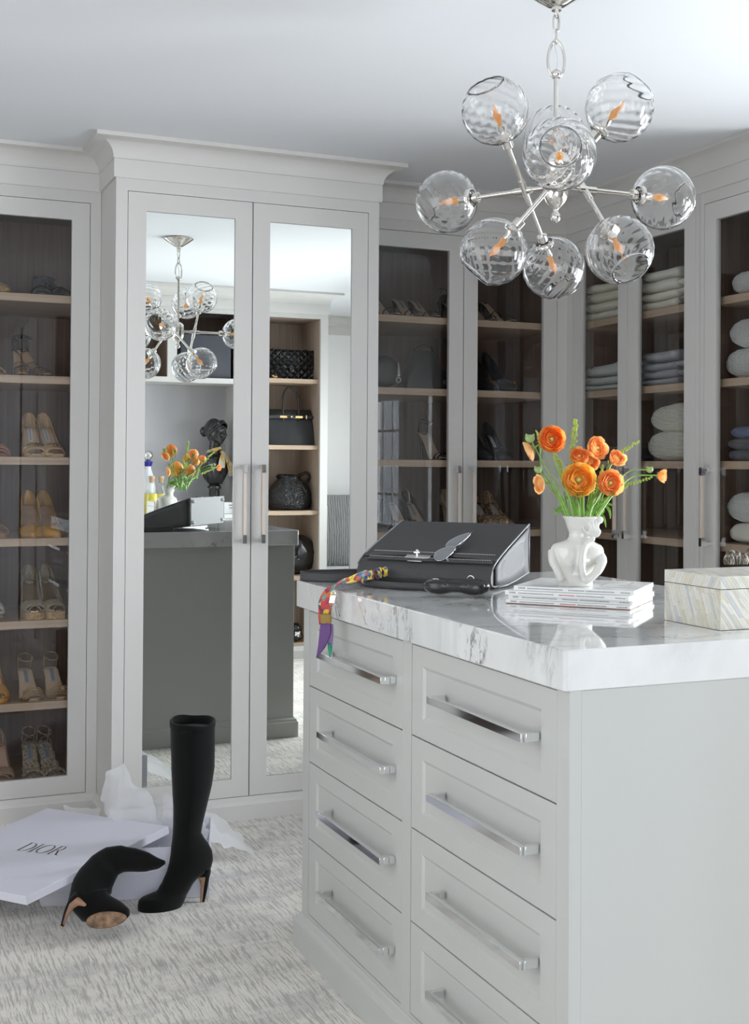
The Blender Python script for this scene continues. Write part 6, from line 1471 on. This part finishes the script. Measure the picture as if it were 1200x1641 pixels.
# bust of a woman
BU = pm('satin_black_plaster', (.018, .018, .018), .2, coat=.4)
bz = .9005; bxc = 2.118; byc = YF-.17
bust = thing('bust', 'black classical bust of a woman with a hair bun, wearing a small scarf', 'sculpture', (bxc, byc, bz), .12)
g = G()
g.lathe([(0, 0), (.052, 0), (.055, .006), (.052, .014), (.040, .022), (.034, .040), (.033, .135), (.036, .148), (.043, .152), (.043, .166), (.036, .172), (0, .175)], 32); g.make('pedestal', BU, bust, smooth=.7)
g = G(); rings = []
def brow(z, w, d, cy_=0, cx_=0, fold=0):
    out = []
    for j in range(48):
        a = 2*pi*j/48; f = 1+fold*.05*sin(a*15+z*20)
        out.append((cx_+w*cos(a)*f, cy_+d*sin(a)*f, z))
    return out
for r_ in ((.108, .030, .028, 0, 0, .2), (.13, .050, .040, 0, 0, 1), (.17, .080, .055, 0, 0, 1), (.22, .104, .066, 0, 0, 1), (.26, .114, .070, 0, 0, .8), (.30, .120, .066, 0, 0, .6), (.325, .118, .060, 0, 0, .3), (.345, .104, .050, -.004, 0, .1), (.360, .056, .038, -.004, 0, 0), (.375, .038, .035, -.002, 0, 0), (.40, .034, .034, 0, 0, 0), (.43, .035, .037, .004, 0, 0), (.46, .036, .038, .006, 0, 0)): r_ = list(r_); r_[0] = .172+(r_[0]-.108)*.730 if r_[0] < .345 else r_[0]; rings.append(brow(*r_))
g.loft(rings)
for sx in (-.045, .045): g.ball((sx, .045, .287), .030, .026, .028, n=16, k=9)
for k in range(9): g.tube(spline([(-.10+.025*k, .045-.02*abs(k-4)/4, .325), (-.085+.021*k, .066-.02*abs(k-4)/4, .275), (-.04+.010*k, .055-.01*abs(k-4)/4, .208), (-.02+.005*k, .035, .178)], 4), .0045, 6)
fuse(g.make('torso', BU, bust, smooth=True), .0032, 3)
g = G(); hc = Vector((.004, .012, .492))
def face(d):
    r_ = 1.0
    if d.y > 0:
        fx, fz = d.x, d.z
        r_ += .26*math.exp(-((fx/.12)**2+((fz+.12)/.15)**2)) + .10*math.exp(-((fx/.10)**2+((fz-.12)/.22)**2))   # nose and bridge
        for sx in (-.34, .34): r_ -= .13*math.exp(-(((fx-sx)/.17)**2+((fz-.10)/.10)**2)); r_ += .03*math.exp(-(((fx-sx*1.1)/.2)**2+((fz+.20)/.2)**2))
        for sx in (-.33, .33): r_ += .08*math.exp(-(((fx-sx)/.12)**2+((fz-.08)/.05)**2))
        r_ += .09*math.exp(-((fx/.20)**2+((fz+.43)/.055)**2))-.08*math.exp(-((fx/.2)**2+((fz+.50)/.03)**2))+.09*math.exp(-((fx/.18)**2+((fz+.56)/.05)**2))
        r_ += .10*math.exp(-((fx/.22)**2+((fz+.80)/.16)**2))+.04*math.exp(-((fx/.5)**2+((fz-.28)/.07)**2))
    r_ *= 1-.14*max(0, -d.z)*(1-abs(d.y))
    return r_
g.ball(hc, .056, .064, .080, n=80, k=60, fn=face); g.make('head', BU, bust, smooth=1.6)
g = G()
def wavy(d): return 1+.035*sin(d.z*22+d.x*9+abs(d.y)*6)+.02*noise.noise(d*9)
g.ball(hc+Vector((0, -.016, .024)), .0640, .067, .068, n=40, k=26, fn=wavy); g.ball(hc+Vector((0, -.096, .012)), .030, .028, .031, n=24, k=14, fn=lambda d: 1+.10*sin(d.z*16+d.x*7))
for q_ in (0, .010): g.tube(spline([hc+Vector((-.058, -.016-q_, -.012)), hc+Vector((-.057, .020-q_, .022+q_)), hc+Vector((-.036, .046-q_, .050+q_)), hc+Vector((0, .052-q_, .066+q_)), hc+Vector((.036, .046-q_, .050+q_)), hc+Vector((.057, .020-q_, .022+q_)), hc+Vector((.058, -.016-q_, -.012))], 6), .0078, 8)
g.make('hair', BU, bust, smooth=1.4)
bust.rotation_euler = (0, 0, -.62)
NS, nt, b = new_mat('yellow_and_grey_silk'); tc = N(nt, 'ShaderNodeTexCoord'); vo = N(nt, 'ShaderNodeTexNoise', Scale=30.0, Detail=3.0); nt.links.new(tc.outputs['Object'], vo.inputs[0]); r = N(nt, 'ShaderNodeValToRGB'); r.color_ramp.interpolation = 'CONSTANT'; e = r.color_ramp.elements; e[0].color = (.55, .54, .50, 1); e[1].position = .50; e[1].color = (.75, .42, .05, 1); x = r.color_ramp.elements.new(.60); x.color = (.12, .12, .12, 1); x = r.color_ramp.elements.new(.64); x.color = (.62, .60, .55, 1)
nt.links.new(vo.outputs[0], r.inputs[0]); nt.links.new(r.outputs[0], b.inputs['Base Color']); b.inputs['Roughness'].default_value = .5
s_ = thing('neck_scarf', 'yellow and grey silk scarf tied round the neck of the black bust', 'scarf', (bxc, byc, bz+.375))
s_.rotation_euler = (0, 0, -.45)
G().tube([(.043*cos(a), .043*sin(a)+.002, .012+.014*sin(a*1.0+.5)) for a in [2*pi*k/28 for k in range(28)]], .010, 8, closed=True).make('neck_band', NS, s_, smooth=True)
G().ball((.020, .046, .000), .013, .011, .012).make('knot', NS, s_, smooth=True)
for k, pts_ in enumerate(([(.020, .052, .0), (.002, .070, -.03), (-.012, .082, -.065), (-.016, .080, -.095)], [(.024, .052, .0), (.045, .066, -.04), (.058, .080, -.09), (.072, .078, -.145)])):
    G().band(spline(pts_, 5), [.016+.030*min(1, i/9) for i in range(16)], .002, up=(1, 0, 0)).make('tail', NS, s_, smooth=.9)

# bottles, acrylic object and name block on the far counter
TQ = pm('white_ceramic_bottle', (.75, .76, .80), .12, coat=.5); COB = pm('cobalt_blue_glaze', (.03, .03, .28), .2)
q = thing('decanter', 'tall white decanter painted blue with a silver stopper on far counter', 'bottle', (1.700, YF-.16, .9005))
G().lathe([(0, 0), (.045, 0), (.050, .02), (.050, .08), (.046, .16), (.036, .22), (.022, .265), (.016, .29), (.016, .315), (0, .315)], 28).make('body', TQ, q, smooth=1)
G().lathe([(.0165, .285), (.024, .292), (.030, .315), (.020, .318), (.016, .300)], 20).make('collar', COB, q, smooth=1)
G().lathe([(0, .315), (.014, .316), (.018, .33), (.030, .345), (.027, .365), (.016, .378), (0, .382)], 20).make('stopper', SILVER, q, smooth=1)
g = G()
for k in range(14): g.tube([(.0505*cos(a)*(1 if z < .1 else .93), .0505*sin(a)*(1 if z < .1 else .93), z+.008*sin(k*2+a*9)) for a in [2*pi*k/14+.05*j for j in range(6)] for z in (.06+.012*(k % 8),)], .0014, 4)
g.make('painted_scrolls', COB, q, kind='stuff')
YL, nt, b = new_mat('yellow_liquid_glass'); b.inputs['Base Color'].default_value = (.72, .60, .06, 1); b.inputs['Roughness'].default_value = .08; b.inputs['Coat Weight'].default_value = .6
CKK = pm('cork_stopper', (.50, .34, .20), .8)
for i, (x, lab) in enumerate(((1.705, 'left'), (1.762, 'right'))):
    q = thing('bottle', 'small round corked bottle of yellow liquid, %s one beside the decanter' % lab, 'bottle', (x, YF-.075, .9005), group='corked yellow bottles')
    G().lathe([(0, 0), (.030, 0), (.033, .006), (.0335, .05), (.032, .070), (.030, .082), (0, .083)], 24).make('liquid', YL, q, smooth=.9)
    G().lathe([(.0340, .0), (.0345, .05), (.0335, .080), (.026, .094), (.014, .101), (.0115, .106), (.0115, .135), (.0125, .137)], 24).make('glass', WPANE, q, smooth=.9)
    G().lathe([(0, .125), (.0105, .125), (.0115, .140), (.0135, .142), (.0135, .152), (0, .153)], 16).make('cork', CKK, q, smooth=.6)
    G().box(-.016, .016, .0338, .0346, .015, .045).make('label', TAGW, q); q.scale = (1.35, 1.2, 1.5)
q = thing('acrylic_lattice', 'clear acrylic interlocking block ornament between flowers and bust', 'ornament', (1.975, YF-.13, .9005), .4)
for k in range(3):
    G().box(-.045, .045, -.030+.022*k, -.020+.022*k, .0006+.030*k, .010+.030*k).make('bar', CLEAR, q, bevel=.001)
    G().box(-.035+.026*k, -.025+.026*k, -.036, .036, .011+.022*k, .021+.022*k).make('bar', CLEAR, q, bevel=.001)
G().box(-.040, -.030, -.010, .0, .02, .095).make('bar', CLEAR, q, bevel=.001); G().box(.025, .035, -.010, .0, .02, .085).make('bar', CLEAR, q, bevel=.001)
q = thing('letter_block', 'white shelf sign with dark capital letters beside the black bust', 'sign', (2.225, YF-.050, .9005))
rb(G(), -.085, .085, -.012, .012, .0, .070, .004, .003).make('block', pm('white_sign', (.72, .72, .72), .5), q, smooth=.6)
# letters on the room side read M F when seen directly (R = +x is the reader's left)
def strokes(lst, u0, sc, nm):
    g = G()
    for (a, b_) in lst:
        p, q_ = Vector(a), Vector(b_); d = (q_-p).normalized(); n_ = Vector((-d.y, d.x))*.06
        g.add([(-(u0+(pt.x)*sc), .0125, .018+pt.y*sc) for pt in (p+n_, q_+n_, q_-n_, p-n_)], [(0, 1, 2, 3)])
    return g.make('letter', TAGI, q)
strokes([((0, 0), (0, 1)), ((0, 1), (.5, .1)), ((.5, .1), (1, 1)), ((1, 1), (1, 0))], -.030, .034, 'M')
strokes([((0, 0), (0, 1)), ((0, 1), (.75, 1)), ((0, .5), (.65, .5))], .028, .034, 'F')
# cushion on the window seat
PIL, nt, b = new_mat('pleated_grey_velvet'); b.inputs['Base Color'].default_value = (.26, .25, .26, 1); b.inputs['Roughness'].default_value = .6; b.inputs['Sheen Weight'].default_value = .8
tc = N(nt, 'ShaderNodeTexCoord'); w_ = N(nt, 'ShaderNodeTexWave', Scale=18.0, Distortion=2.5, Detail=2.0); w_.bands_direction = 'X'; nt.links.new(tc.outputs['Object'], w_.inputs[0]); bp = N(nt, 'ShaderNodeBump', Strength=1, Distance=.02); nt.links.new(w_.outputs['Fac'], bp.inputs['Height']); nt.links.new(bp.outputs[0], b.inputs['Normal'])
r = N(nt, 'ShaderNodeValToRGB'); e = r.color_ramp.elements; e[0].color = (.13, .125, .13, 1); e[1].color = (.42, .41, .42, 1); nt.links.new(w_.outputs['Fac'], r.inputs[0]); nt.links.new(r.outputs[0], b.inputs['Base Color'])
q = thing('throw_pillow', 'grey pleated velvet pillow with fringe leaning on the window seat', 'pillow', (3.085, -.09, .486), .2)
g = G(); rings = []; KK = 26
for i in range(KK+1):
    z = .50*i/KK; f = 1-abs(2*i/KK-1); w = .262*(1-.07*sin(pi*i/KK))+.01; d = .012+.075*max(0, sin(pi*i/KK))**.6; ring = []
    for j in range(40):
        a = 2*pi*j/40; ring.append((w*abs(cos(a))**.55*(1 if cos(a) > 0 else -1), d*sin(a)*(1-.5*abs(cos(a))**4)-.11*z+(.003*sin(w*abs(cos(a))*160+z*9)), z+.0005))
    rings.append(ring)
g.loft(rings); g.make('pillow_body', PIL, q, smooth=1.3)
g = G(); rn = random.Random(4)
for k in range(44):
    z = .50*k/44; sx = -1 if k % 2 else 1; g.tube([(sx*.258, -.11*z, z+.004), (sx*(.258+.020), -.11*z+rn.uniform(-.008, .008), z+rn.uniform(-.006, .008)+.004)], .0014, 4)
g.make('fringe', PIL, q, kind='stuff')
